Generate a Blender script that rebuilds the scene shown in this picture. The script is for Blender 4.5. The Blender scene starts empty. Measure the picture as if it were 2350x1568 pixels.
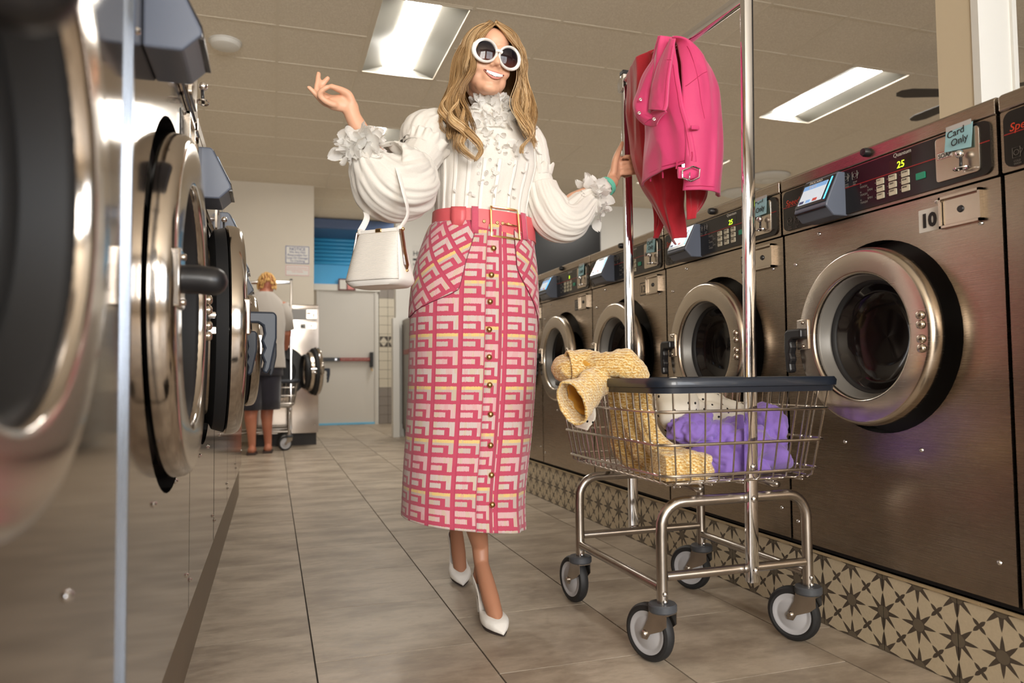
import bpy, math, random
from mathutils import Vector, Matrix, noise
R_ = math.radians
SC = bpy.context.scene
COL = SC.collection
random.seed(7)

# ------------------------------------------------------------------ camera
CAM_RIGHT = Vector((0.95104954, -0.30885895, -0.01053151))
CAM_UP = Vector((-0.00451371, -0.04795731, 0.99883919))
CAM_FWD = Vector((0.30900549, 0.94989802, 0.04700387))
_r = CAM_RIGHT.normalized(); _f = (CAM_FWD - _r * CAM_FWD.dot(_r)).normalized(); _u = _r.cross(_f)
if _u.dot(CAM_UP) < 0: _u = -_u
CAM_POS = Vector((0, 0, 0.75))
FPX = 1690.34
cd = bpy.data.cameras.new('camera'); cam = bpy.data.objects.new('camera', cd); COL.objects.link(cam)
cam.matrix_world = Matrix(((_r.x, _u.x, -_f.x, CAM_POS.x), (_r.y, _u.y, -_f.y, CAM_POS.y), (_r.z, _u.z, -_f.z, CAM_POS.z), (0, 0, 0, 1)))
cd.sensor_width = 36; cd.sensor_fit = 'HORIZONTAL'; cd.lens = FPX / 2350 * 36
cd.clip_start = 0.02; cd.clip_end = 60
cd.dof.use_dof = True; cd.dof.focus_distance = 2.2; cd.dof.aperture_fstop = 3.4
SC.camera = cam

def W(px, py, Y):
    "photograph measure -> world point on the plane y = Y"
    d = _r * ((px - 1175) / FPX) - _u * ((py - 784) / FPX) + _f
    return CAM_POS + d * ((Y - CAM_POS.y) / d.y)

# ------------------------------------------------------------------ world, light, exposure
SC.view_settings.view_transform = 'Standard'; SC.view_settings.look = 'None'
SC.view_settings.gamma = 1.0; SC.view_settings.use_curve_mapping = False
SC.view_settings.exposure = -0.22
wd = bpy.data.worlds.new('daylight'); SC.world = wd; wd.use_nodes = True
bg = wd.node_tree.nodes['Background']; bg.inputs[0].default_value = (0.75, 0.87, 1.0, 1); bg.inputs[1].default_value = 0.6
SC.cycles.use_denoising = True
SC.cycles.max_bounces = 8
SC.cycles.sample_clamp_indirect = 6.0
LAMP_STRENGTH = 46.0
def area(name, loc, rot, sx, sy, energy, color):
    l = bpy.data.lights.new(name, 'AREA'); l.shape = 'RECTANGLE'; l.size = sx; l.size_y = sy; l.energy = energy; l.color = color
    o = bpy.data.objects.new(name, l); COL.objects.link(o); o.location = loc; o.rotation_euler = rot
    return o
# daylight entering by the shop windows behind the camera (front wall at y = -3.6)
area('window_daylight', (-0.1, -3.75, 1.75), (R_(84), 0, 0), 1.7, 1.9, 300, (1.0, 0.96, 0.9))
area('window_daylight', (2.6, -3.75, 1.75), (R_(80), 0, 0), 2.6, 1.9, 190, (0.93, 0.96, 1.0))

# ------------------------------------------------------------------ helpers
def link(o, parent=None):
    COL.objects.link(o)
    if parent is not None: o.parent = parent
    return o
def tag(o, label=None, cat=None, group=None, kind=None):
    if label: o['label'] = label
    if cat: o['category'] = cat
    if group: o['group'] = group
    if kind: o['kind'] = kind
    return o
def empty(name, loc=(0, 0, 0), rz=0.0, label=None, cat=None, group=None):
    o = bpy.data.objects.new(name, None); o.empty_display_size = 0.05; COL.objects.link(o)
    o.location = loc; o.rotation_euler = (0, 0, rz)
    return tag(o, label, cat, group)
def copy_tree(o, parent=None):
    c = o.copy(); COL.objects.link(c); c.parent = parent
    for ch in list(o.children): copy_tree(ch, c)
    return c

class MB:
    def __init__(s): s.v = []; s.f = []; s.uv = None
    def add(s, vs, fs):
        b = len(s.v); s.v += [tuple(p) for p in vs]; s.f += [tuple(i + b for i in f) for f in fs]; return s
    def box(s, x0, x1, y0, y1, z0, z1):
        return s.add([(x0, y0, z0), (x1, y0, z0), (x1, y1, z0), (x0, y1, z0), (x0, y0, z1), (x1, y0, z1), (x1, y1, z1), (x0, y1, z1)],
                     [(0, 3, 2, 1), (4, 5, 6, 7), (0, 1, 5, 4), (1, 2, 6, 5), (2, 3, 7, 6), (3, 0, 4, 7)])
    def tube(s, pts, r, n=10, closed=False, caps=True, flat=1.0, up=None, roundcap=False, rot0=0.0):
        P = [Vector(p) for p in pts]; m = len(P)
        rr = list(r) if isinstance(r, (list, tuple)) else [r] * m
        if roundcap and not closed:
            t0 = (P[0] - P[1]).normalized(); t1 = (P[-1] - P[-2]).normalized()
            A = []; AR = []; B = []; BR = []
            for k in (0.98, 0.85, 0.6, 0.3):
                A.append(P[0] + t0 * rr[0] * k); AR.append(rr[0] * math.sqrt(max(0.0004, 1 - k * k)))
                B.append(P[-1] + t1 * rr[-1] * k); BR.append(rr[-1] * math.sqrt(max(0.0004, 1 - k * k)))
            P = A + P + B[::-1]; rr = AR + rr + BR[::-1]; m = len(P)
        T = []
        for i in range(m):
            a = P[(i - 1) % m] if (closed or i > 0) else P[i]; b = P[(i + 1) % m] if (closed or i < m - 1) else P[i]
            t = b - a; T.append(t.normalized() if t.length > 1e-9 else Vector((0, 0, 1)))
        u = Vector(up) if up else (Vector((0, 0, 1)) if abs(T[0].z) < 0.9 else Vector((1, 0, 0)))
        u = (u - T[0] * u.dot(T[0])).normalized(); vs = []
        for i in range(m):
            u = u - T[i] * u.dot(T[i])
            u = u.normalized() if u.length > 1e-6 else T[i].orthogonal().normalized()
            w = T[i].cross(u)
            for k in range(n):
                a = rot0 + 2 * math.pi * k / n
                vs.append(P[i] + u * (rr[i] * math.cos(a)) + w * (rr[i] * flat * math.sin(a)))
        fs = []
        for i in range(m if closed else m - 1):
            j = (i + 1) % m
            for k in range(n):
                l = (k + 1) % n; fs.append((i * n + k, i * n + l, j * n + l, j * n + k))
        if caps and not closed:
            fs.append(tuple(range(n - 1, -1, -1))); fs.append(tuple(range((m - 1) * n, m * n)))
        return s.add(vs, fs)
    def cyl(s, p0, p1, r0, r1=None, n=20):
        return s.tube([p0, p1], [r0, r0 if r1 is None else r1], n)
    def lathe(s, prof, origin=(0, 0, 0), axis=(0, 0, 1), n=48, closed=False):
        "prof: (radius, height along axis)"
        ax = Vector(axis).normalized(); u = ax.orthogonal().normalized(); w = ax.cross(u); O = Vector(origin); m = len(prof); vs = []
        for r, h in prof:
            for k in range(n):
                a = 2 * math.pi * k / n; vs.append(O + ax * h + u * (r * math.cos(a)) + w * (r * math.sin(a)))
        fs = []
        for i in range(m if closed else m - 1):
            j = (i + 1) % m
            for k in range(n):
                l = (k + 1) % n; fs.append((i * n + k, j * n + k, j * n + l, i * n + l))
        return s.add(vs, fs)
    def loft(s, rings, closed=True, caps=False):
        n = len(rings[0]); m = len(rings); vs = [p for r in rings for p in r]; fs = []
        for i in range(m - 1):
            for k in range(n if closed else n - 1):
                l = (k + 1) % n; fs.append((i * n + k, i * n + l, (i + 1) * n + l, (i + 1) * n + k))
        if caps: fs.append(tuple(range(n - 1, -1, -1))); fs.append(tuple(range((m - 1) * n, m * n)))
        return s.add(vs, fs)
    def prism(s, poly, fn, t):
        "poly of (a,b); fn(a,b,d) -> 3D; extruded from d=0 to d=t"
        n = len(poly); vs = [fn(a, b, 0) for a, b in poly] + [fn(a, b, t) for a, b in poly]
        return s.add(vs, [tuple(range(n)), tuple(range(2 * n - 1, n - 1, -1))] + [(i, i + n, (i + 1) % n + n, (i + 1) % n) for i in range(n)])
    def ball(s, c, r, n=16, m=10):
        rx, ry, rz = r if isinstance(r, (tuple, list)) else (r, r, r); vs = []; c = Vector(c)
        for i in range(m + 1):
            t = math.pi * i / m; q = max(math.sin(t), 1e-3)
            for k in range(n):
                a = 2 * math.pi * k / n; vs.append(c + Vector((rx * q * math.cos(a), ry * q * math.sin(a), rz * math.cos(t))))
        fs = [(i * n + k, (i + 1) * n + k, (i + 1) * n + (k + 1) % n, i * n + (k + 1) % n) for i in range(m) for k in range(n)]
        fs += [tuple(range(n)), tuple(range((m + 1) * n - 1, m * n - 1, -1))]
        return s.add(vs, fs)
    def mesh(s, name, mat=None, smooth=True, fix=True):
        me = bpy.data.meshes.new(name); me.from_pydata(s.v, [], s.f); me.update()
        if fix:
            import bmesh
            b = bmesh.new(); b.from_mesh(me); bmesh.ops.recalc_face_normals(b, faces=b.faces); b.to_mesh(me); b.free()
        if mat: me.materials.append(mat)
        if smooth: me.polygons.foreach_set('use_smooth', [True] * len(me.polygons))
        return me
    def build(s, name, mat, parent=None, smooth=True, bevel=0.0, label=None, subsurf=0, solid=0.0, sharp=35, fix=True, loc=None, rot=None):
        o = bpy.data.objects.new(name, s.mesh(name, mat, smooth, fix)); link(o, parent)
        if loc is not None: o.location = loc
        if rot is not None: o.rotation_euler = rot
        if solid:
            m = o.modifiers.new('solid', 'SOLIDIFY'); m.thickness = solid; m.offset = 0
        if subsurf:
            m = o.modifiers.new('sub', 'SUBSURF'); m.levels = subsurf; m.render_levels = subsurf
        if bevel:
            m = o.modifiers.new('bevel', 'BEVEL'); m.width = bevel; m.segments = 2; m.limit_method = 'ANGLE'; m.angle_limit = R_(40)
        if smooth and sharp: smooth_by_angle(o.data, sharp)
        if label: o['label'] = label
        return o
def smooth_by_angle(me, deg):
    import bmesh
    b = bmesh.new(); b.from_mesh(me); lim = R_(deg)
    sh = [False] * len(b.edges)
    for i, e in enumerate(b.edges):
        if len(e.link_faces) == 2:
            try: sh[i] = e.calc_face_angle() > lim
            except ValueError: pass
    b.free()
    at = me.attributes.get('sharp_edge') or me.attributes.new('sharp_edge', 'BOOLEAN', 'EDGE')
    at.data.foreach_set('value', sh)
def rrect(x0, x1, z0, z1, r, n=5):
    out = []
    for cx, cz, a0 in ((x1 - r, z1 - r, 0), (x0 + r, z1 - r, 90), (x0 + r, z0 + r, 180), (x1 - r, z0 + r, 270)):
        for k in range(n + 1):
            a = R_(a0 + 90 * k / n); out.append((cx + r * math.cos(a), cz + r * math.sin(a)))
    return out
def front(y0):                       # plate standing in the local XZ plane, growing towards -Y
    return lambda a, b, d: (a, y0 - d, b)
def spline(P, n):
    "Catmull-Rom through P (tuples of any length), n samples"
    m = len(P); out = []
    for i in range(n):
        t = i / (n - 1) * (m - 1); k = min(int(t), m - 2); f = t - k
        a, b, c, d = P[max(k - 1, 0)], P[k], P[k + 1], P[min(k + 2, m - 1)]
        out.append(tuple(0.5 * (2 * b[j] + (c[j] - a[j]) * f + (2 * a[j] - 5 * b[j] + 4 * c[j] - d[j]) * f * f + (3 * b[j] - a[j] - 3 * c[j] + d[j]) * f ** 3) for j in range(len(b))))
    return out
_txt = {}
def text(s, size, mat, parent, loc, rot=(math.pi / 2, 0, 0), name='lettering', align='LEFT', shear=0.0, bold=0.0, space=1.0):
    key = (s, size, align, shear, bold, mat.name)
    if key not in _txt:
        c = bpy.data.curves.new('t', 'FONT'); c.body = s; c.size = size; c.align_x = align; c.shear = shear; c.offset = (bold if s.isdigit() else min(bold, .008)) * size; c.extrude = 0.0003
        c.resolution_u = 3; c.space_line = space
        ob = bpy.data.objects.new('t', c); COL.objects.link(ob); dg = bpy.context.evaluated_depsgraph_get(); dg.update()
        me = bpy.data.meshes.new_from_object(ob.evaluated_get(dg)); me.materials.clear(); me.materials.append(mat); me.name = name
        bpy.data.objects.remove(ob); bpy.data.curves.remove(c); _txt[key] = me
    o = bpy.data.objects.new(name, _txt[key]); link(o, parent); o.location = loc; o.rotation_euler = rot
    return o

# ------------------------------------------------------------------ materials
class NT:
    def __init__(s, name):
        s.m = bpy.data.materials.new(name); s.m.use_nodes = True; s.t = s.m.node_tree; s.b = s.t.nodes['Principled BSDF']
    def n(s, t, **k):
        o = s.t.nodes.new(t)
        for a, v in k.items(): setattr(o, a, v)
        return o
    def put(s, sock, v):
        if isinstance(v, bpy.types.NodeSocket): s.t.links.new(v, sock)
        elif isinstance(v, (tuple, list)) and len(v) == 3 and sock.type == 'RGBA': sock.default_value = (*v, 1)
        else: sock.default_value = v
    def op(s, kind, a, b=0.0, c=0.0):
        o = s.n('ShaderNodeMath', operation=kind)
        for i, v in enumerate((a, b, c)): s.put(o.inputs[i], v)
        return o.outputs[0]
    def lt(s, a, b): return s.op('LESS_THAN', a, b)
    def gt(s, a, b): return s.op('GREATER_THAN', a, b)
    def mul(s, a, b): return s.op('MULTIPLY', a, b)
    def sub(s, a, b): return s.op('SUBTRACT', a, b)
    def add(s, a, b): return s.op('ADD', a, b)
    def mx(s, a, b): return s.op('MAXIMUM', a, b)
    def fr(s, a): return s.op('FRACT', a)
    def mix(s, f, a, b):
        o = s.n('ShaderNodeMix', data_type='RGBA'); s.put(o.inputs[0], f); s.put(o.inputs[6], a); s.put(o.inputs[7], b); return o.outputs[2]
    def coord(s, kind='Object', scale=(1, 1, 1), rot=(0, 0, 0), loc=(0, 0, 0)):
        c = s.n('ShaderNodeTexCoord'); mp = s.n('ShaderNodeMapping'); s.t.links.new(c.outputs[kind], mp.inputs[0])
        mp.inputs[1].default_value = loc; mp.inputs[2].default_value = rot; mp.inputs[3].default_value = scale; return mp.outputs[0]
    def noise(s, vec, scale, detail=3, rough=0.55, out='Fac'):
        o = s.n('ShaderNodeTexNoise'); s.put(o.inputs['Vector'], vec); o.inputs['Scale'].default_value = scale; o.inputs['Detail'].default_value = detail; o.inputs['Roughness'].default_value = rough
        return o.outputs[0 if out == 'Fac' else 1]
    def ramp(s, f, stops):
        o = s.n('ShaderNodeValToRGB'); s.put(o.inputs[0], f); e = o.color_ramp.elements
        while len(e) < len(stops): e.new(0.5)
        for x, (p, c) in zip(e, stops): x.position = p; x.color = (*c, 1) if len(c) == 3 else c
        return o.outputs[0]
    def rng(s, f, a, b, c, d):
        o = s.n('ShaderNodeMapRange'); s.put(o.inputs[0], f)
        for i, v in enumerate((a, b, c, d)): o.inputs[i + 1].default_value = v
        return o.outputs[0]
    def bump(s, h, strength=0.3, dist=0.01):
        o = s.n('ShaderNodeBump'); s.put(o.inputs['Height'], h); o.inputs['Strength'].default_value = strength; o.inputs['Distance'].default_value = dist
        s.t.links.new(o.outputs[0], s.b.inputs['Normal']); return o
    def set(s, **k):
        for a, v in k.items(): s.put(s.b.inputs[a.replace('_', ' ')], v)
        return s
def srgb(r, g, b):
    f = lambda c: (c / 255 / 12.92) if c <= 10 else ((c / 255 + 0.055) / 1.055) ** 2.4
    return (f(r), f(g), f(b))
def plain(name, col, rough=0.5, metal=0.0, var=0.0, vscale=8.0, coat=0.0, emit=None, estr=0.0, bump=0.0, bscale=60, spec=None, sheen=0.0):
    t = NT(name); t.set(Roughness=rough, Metallic=metal)
    if var:
        f = t.noise(t.coord(), vscale); t.set(Base_Color=t.mix(f, tuple(c * (1 - var) for c in col), tuple(min(1, c * (1 + var)) for c in col)))
    else: t.set(Base_Color=col)
    if coat: t.set(Coat_Weight=coat)
    if sheen: t.set(Sheen_Weight=sheen)
    if spec is not None: t.set(Specular_IOR_Level=spec)
    if emit: t.set(Emission_Color=emit, Emission_Strength=estr)
    if bump: t.bump(t.noise(t.coord(), bscale, 4), bump, 0.004)
    return t.m
def brushed(name, col, rough, streak=(1, 1, 120), amt=0.12, cloud=0.18, aniso=0.0):
    t = NT(name); v = t.coord('Object', streak); n1 = t.noise(v, 6, 4, 0.7); n2 = t.noise(t.coord(), 3.2, 4, 0.6)
    c = t.mix(n2, tuple(x * (1 - cloud) for x in col), tuple(min(1, x * (1 + cloud)) for x in col))
    t.set(Base_Color=c, Metallic=1.0, Roughness=t.add(t.rng(n1, 0.3, 0.7, rough - amt / 2, rough + amt / 2), t.mul(n2, amt * 0.5)))
    if aniso: t.set(Anisotropic=aniso)
    return t.m
M = {}
M['steel'] = brushed('brushed_steel', (0.40, 0.335, 0.27), 0.27, amt=0.018, cloud=0.14)
M['steel_ring'] = brushed('brushed_ring_steel', (0.58, 0.51, 0.43), 0.24, amt=0.05)
M['mirror_steel'] = brushed('polished_steel', (0.35, 0.305, 0.265), 0.09, amt=0.04, cloud=0.06)
M['mirror_ring'] = brushed('polished_ring_steel', (0.55, 0.50, 0.45), 0.12, amt=0.05, cloud=0.08)
M['chrome'] = plain('chrome', (0.80, 0.80, 0.82), 0.07, 1.0)
M['frame_steel'] = plain('worn_steel_tube', (0.46, 0.42, 0.38), 0.27, 1.0, 0.35, 14)
M['wire_steel'] = plain('wire_steel', (0.62, 0.58, 0.54), 0.22, 1.0, 0.2, 30)
M['black_plastic'] = plain('black_plastic', (0.012, 0.012, 0.014), 0.35)
M['black_rubber'] = plain('black_rubber', (0.015, 0.015, 0.016), 0.6)
M['black_panel'] = plain('black_panel', (0.010, 0.008, 0.008), 0.22)
M['dark_void'] = plain('dark_drum', (0.02, 0.017, 0.016), 0.45, 0.0)
M['glass_dark'] = plain('dark_door_glass', (0.010, 0.007, 0.007), 0.09, 0.0, spec=0.35)
M['grey_rim'] = plain('grey_door_rim', (0.20, 0.19, 0.175), 0.4, 0.2)
M['grey_plastic'] = plain('blue_grey_plastic', srgb(98, 106, 122), 0.35)
M['navy_vinyl'] = plain('navy_vinyl', (0.012, 0.017, 0.028), 0.38, coat=0.3)
M['red_line'] = plain('red_print', (0.35, 0.02, 0.015), 0.4)
M['red_letter'] = plain('red_lettering', (0.75, 0.06, 0.02), 0.4, emit=(0.8, 0.05, 0.02), estr=0.0)
M['white_print'] = plain('pale_print', (0.55, 0.52, 0.46), 0.5)
M['grey_print'] = plain('grey_print', (0.20, 0.185, 0.17), 0.5)
M['white_sticker'] = plain('white_sticker', (0.72, 0.70, 0.66), 0.5)
M['black_ink'] = plain('black_ink', (0.012, 0.012, 0.012), 0.5)
M['blue_ink'] = plain('blue_ink', (0.02, 0.035, 0.20), 0.5)
M['pink_ink'] = plain('pink_ink', (0.70, 0.26, 0.24), 0.5)
M['blue_paper'] = plain('pale_blue_paper', srgb(150, 196, 206), 0.6, 0, 0.05)
M['button_white'] = plain('button_cream', srgb(206, 200, 178), 0.45)
M['button_green'] = plain('button_green', (0.02, 0.30, 0.18), 0.4)
M['led'] = plain('green_led', (0.6, 0.9, 0.02), 0.5, emit=(0.62, 0.95, 0.03), estr=1.6)
M['screen'] = plain('lit_screen', (0.6, 0.68, 0.75), 0.2, emit=(0.62, 0.74, 0.85), estr=0.55)
M['screen_blue'] = plain('lit_screen_blue', (0.2, 0.4, 0.7), 0.2, emit=(0.16, 0.33, 0.62), estr=0.7)
M['light_bar'] = plain('blue_light_bar', (0.1, 0.5, 1.0), 0.3, emit=(0.06, 0.5, 1.0), estr=2.5)
M['wall'] = plain('painted_wall', srgb(214, 205, 190), 0.75, 0, 0.05, 1.5, bump=0.08)
M['wall_white'] = plain('white_paint', srgb(226, 224, 218), 0.6, 0, 0.03, 2)
M['warm_lit_side'] = plain('warm_lit_side', srgb(212, 196, 168), 0.7, 0, 0.04, 2)
M['door_paint'] = plain('door_paint', srgb(206, 202, 196), 0.5, 0, 0.04, 1.2)
M['shade_panel'] = plain('shade_dark', (0.03, 0.025, 0.022), 0.7)
M['grout'] = plain('dark_grout', (0.045, 0.035, 0.028), 0.9)
M['tee_bar'] = plain('ceiling_tee', srgb(228, 218, 200), 0.6)
M['lamp_pan'] = plain('lamp_pan', (0.82, 0.80, 0.74), 0.45)
M['lamp_refl'] = plain('lamp_reflector', (0.20, 0.19, 0.165), 0.5)
M['lamp'] = plain('lamp_lens', (1, 1, 1), 0.4, emit=(1.0, 0.96, 0.885), estr=LAMP_STRENGTH)
M['blue_slat'] = plain('blue_shutter', srgb(64, 172, 232), 0.4)
M['blue_light_paint'] = plain('pale_blue_edge', srgb(120, 196, 236), 0.4)
M['tile_wall'] = plain('glazed_wall_tile', srgb(206, 198, 182), 0.25, 0, 0.05, 3)
M['tile_dark'] = plain('dark_wall_tile', srgb(74, 68, 64), 0.3)
M['tile_grey'] = plain('grey_wall_tile', srgb(142, 134, 128), 0.3, 0, 0.08, 4)
M['plinth_black'] = plain('black_base', (0.03, 0.027, 0.027), 0.6)
def floor_mat():
    t = NT('stone_floor_tile'); oi = t.n('ShaderNodeObjectInfo')
    c = t.n('ShaderNodeTexCoord'); ad = t.n('ShaderNodeVectorMath', operation='ADD'); t.t.links.new(c.outputs['Object'], ad.inputs[0])
    cmb = t.n('ShaderNodeCombineXYZ'); t.put(cmb.inputs[0], t.mul(oi.outputs['Random'], 37.0)); t.put(cmb.inputs[1], t.mul(oi.outputs['Random'], 91.0)); t.t.links.new(cmb.outputs[0], ad.inputs[1])
    mp = t.n('ShaderNodeMapping'); t.t.links.new(ad.outputs[0], mp.inputs[0]); mp.inputs[3].default_value = (1.0, 2.1, 1)
    a = t.noise(mp.outputs[0], 2.6, 6, 0.62); b = t.noise(mp.outputs[0], 22, 5, 0.7)
    f = t.add(t.mul(a, 0.75), t.mul(b, 0.25))
    col = t.ramp(f, [(0.32, srgb(126, 112, 98)), (0.46, srgb(158, 144, 127)), (0.58, srgb(186, 172, 154)), (0.72, srgb(150, 136, 120))])
    hue = t.mix(t.rng(oi.outputs['Random'], 0, 1, 0.0, 0.16), col, srgb(128, 112, 98))
    t.set(Base_Color=hue, Roughness=t.rng(b, 0.3, 0.7, 0.34, 0.52)); t.bump(b, 0.12, 0.002); return t.m
M['floor'] = floor_mat()
def ceil_mat():
    t = NT('mineral_ceiling_panel'); v = t.coord(); n = t.noise(v, 120, 5, 0.75); big = t.noise(v, 1.6, 3)
    t.set(Base_Color=t.mix(t.rng(n, 0.42, 0.62, 0, 1), srgb(222, 211, 193), srgb(243, 234, 218)), Roughness=0.9); t.bump(n, 0.35, 0.004); return t.m
M['ceiling'] = ceil_mat()
def star_mat():
    "printed star tile: tips touch, light kites between"
    t = NT('star_print_tile'); c = t.n('ShaderNodeTexCoord'); sp = t.n('ShaderNodeSeparateXYZ'); t.t.links.new(c.outputs['Generated'], sp.inputs[0])
    u, v = sp.outputs[1], sp.outputs[2]
    def star(uu, vv, npts, ri, ro, rot=0.0, power=1.0):
        r = t.op('SQRT', t.add(t.mul(uu, uu), t.mul(vv, vv))); a = t.add(t.op('ARCTAN2', vv, uu), 6.2831853 + rot)
        k = t.fr(t.op('DIVIDE', a, 6.2831853 / npts)); tri = t.op('ABSOLUTE', t.sub(t.mul(k, 2.0), 1.0))
        lim = t.add(ri, t.mul(t.op('POWER', tri, power), ro - ri)); return t.lt(r, lim), r
    def cell(off): return t.sub(t.fr(t.add(t.mul(u, 2.0), off)), 0.5), t.sub(t.fr(t.add(t.mul(v, 2.0), off)), 0.5)
    a, b = cell(0.5); big, rb = star(a, b, 8, 0.17, 0.47, 0.0, 1.9)
    a2, b2 = cell(0.0); small, rs = star(a2, b2, 4, 0.055, 0.21, 0.785, 1.4)
    core = t.lt(rb, 0.15)
    n = t.noise(t.coord('Generated', (9, 9, 9)), 3, 4)
    cream = t.mix(n, srgb(186, 172, 146), srgb(204, 190, 164)); dark = t.mix(n, srgb(66, 58, 50), srgb(88, 78, 68))
    col = t.mix(t.mx(big, small), cream, dark); col = t.mix(core, col, srgb(104, 94, 80))
    t.set(Base_Color=col, Roughness=0.32); return t.m
M['star'] = star_mat()

# ================================================================== SETTING
ZC = 3.15                      # ceiling height
XR = 1.571; XL = -0.18         # washer fronts, right and left
YB = 9.4                       # back wall
PL = 0.215                     # plinth height
def struct(name, mb, mat, parent=None, **k):
    o = mb.build(name, mat, parent, **k)
    if parent is None: o['kind'] = 'structure'
    return o
# floor: slab with the tiles let into it
floor = struct('floor', MB().box(-1.2, 8.2, -3.8, 12.3, -0.08, -0.004), M['grout'], smooth=False)
TX, TY = 0.4375, 0.4545
tile_me = MB().box(-TX / 2 + 0.0022, TX / 2 - 0.0022, -TY / 2 + 0.0022, TY / 2 - 0.0022, -0.012, 0.0).mesh('tile', M['floor'], False)
def put(name, me, loc, parent, rot=None):
    o = bpy.data.objects.new(name, me); link(o, parent); o.location = loc
    if rot: o.rotation_euler = rot
    return o
seam0 = 0.1097
for i in range(-3, 8):
    xc = seam0 + (i + 0.5) * TX
    off = 2.044 if i % 2 == 0 else 2.271
    if i == -1: off = 2.279
    if i == 1: off = 1.814
    for j in range(-8, 24):
        yc = off + (j + 0.5) * TY
        if yc < 0.9 or yc > 12.2: continue
        if xc > 1.7 and yc < 9.0: continue
        if xc < -0.45 and yc < 5.0: continue
        put('tile', tile_me, (xc, yc, 0), floor)
# far, unseen floor continues as one sheet
o = MB().box(1.75, 8.2, -3.8, 9.4, -0.012, 0.0).build('tile_field', M['floor'], floor, smooth=False); o['kind'] = 'stuff'
o = MB().box(-1.0, 1.7, -3.8, 0.95, -0.012, 0.0).build('tile_field', M['floor'], floor, smooth=False); o['kind'] = 'stuff'

# ceiling: mineral panels in a tee grid
GX, GY = 0.61, 0.6115
gx0, gy0 = 0.020, 5.752
ceiling = struct('ceiling', MB().box(-1.2, 8.2, -3.8, 12.3, ZC + 0.10, ZC + 0.16), M['lamp_pan'], smooth=False)
pan_me = MB().box(-GX / 2 + 0.009, GX / 2 - 0.009, -GY / 2 + 0.009, GY / 2 - 0.009, -0.004, 0.018).mesh('ceiling_panel', M['ceiling'], False)
troffers = []
for cx in (1, 7):
    for jy in (-2, 2): troffers.append((cx, jy))
troffers.append((3, 7))  # unseen lamp added to brighten the door recess
occ = {(i, j) for (i, j0) in troffers for i in (i0 for i0 in (t[0] for t in troffers)) for j in (j0, j0 + 1) if (i, j0) in troffers}
rnd = random.Random(3)
for i in range(-2, 13):
    for j in range(-6, 6):
        if (i, j) in occ: continue
        put('ceiling_panel', pan_me, (gx0 + (i + 0.5) * GX, gy0 + (j + 0.5) * GY, ZC + rnd.uniform(-0.001, 0.0015)), ceiling)
rest = MB()
for i in range(-2, 13):
    for j in list(range(-15, -6)) + list(range(6, 11)):
        if (i, j) in occ: continue
        x = gx0 + (i + 0.5) * GX; y = gy0 + (j + 0.5) * GY
        rest.box(x - GX / 2 + .009, x + GX / 2 - .009, y - GY / 2 + .009, y + GY / 2 - .009, ZC - .004, ZC + .018)
o = rest.build('panel_field', M['ceiling'], ceiling, smooth=False); o['kind'] = 'stuff'
for i in range(-2, 14):
    x = gx0 + i * GX
    MB().box(x - .0095, x + .0095, -3.7, 12.2, ZC - 0.0065, ZC + 0.03).build('tee_bar', M['tee_bar'], ceiling, smooth=False)
for j in range(-15, 11):
    y = gy0 + j * GY
    cuts = sorted(i for (i, j0) in troffers if j0 + 1 == j); xa = -1.2
    for i in cuts + [None]:
        xb = 8.2 if i is None else gx0 + i * GX
        MB().box(xa, xb, y - .0095, y + .0095, ZC - 0.006, ZC + 0.029).build('tee_bar', M['tee_bar'], ceiling, smooth=False)
        xa = xb + GX
# recessed fluorescent lights
def troffer(i, j, label):
    x0 = gx0 + i * GX; y0 = gy0 + j * GY
    r = empty('ceiling_light', (x0 + GX / 2, y0 + GY, ZC - 0.004), 0, label, 'ceiling light', 'recessed fluorescent lights')
    a, b = GX / 2 - .012, GY - .012
    prof = [(-a, 0.0), (-a + .01, .006), (-0.17, .045), (-0.125, .062), (0.125, .062), (0.17, .045), (a - .01, .006), (a, 0.0)]
    rings = [[(x, yy, z) for x, z in prof] for yy in (-b, b)]
    MB().loft(rings, closed=False).build('reflector_pan', M['lamp_refl'], r, sharp=60, solid=0.002)
    for sg in (-1, 1):
        MB().add([(x, sg * b, z) for x, z in prof], [tuple(range(8))]).build('end_plate', M['lamp_refl'], r, smooth=False, solid=0.002)
    lens = [[(0.118 * math.cos(t), yy, .060 - .030 * math.sin(t)) for t in [math.pi * k / 12 for k in range(13)]] for yy in (-b + .01, b - .01)]
    MB().loft(lens, closed=False, caps=False).build('lamp_lens', M['lamp'], r, sharp=80)
    fr = MB(); fr.box(-a - .004, -a + .012, -b, b, -.004, .002); fr.box(a - .012, a + .004, -b, b, -.004, .002); fr.box(-a, a, -b - .004, -b + .012, -.004, .002); fr.box(-a, a, b - .012, b + .004, -.004, .002)
    fr.build('frame', M['tee_bar'], r, smooth=False)
    return r
TL = {(1, -2): 'bright recessed ceiling light above the handbag and raised hand', (1, 2): 'recessed ceiling light far back, half behind the puffed sleeve',
      (7, -2): 'bright recessed ceiling light above the row of numbered washers', (3, 7): 'added fill light hidden inside the back recess, round the corner from the door', (7, 2): 'recessed ceiling light far back beyond the hanging pink jacket'}
for i, j in troffers:
    troffer(i, j, TL.get((i, j), 'recessed ceiling light nearer the shop front, over the %s side' % ('aisle' if i == 1 else 'right')) + ('' if (i, j) in TL or j == -6 else ', by the windows'))
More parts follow.
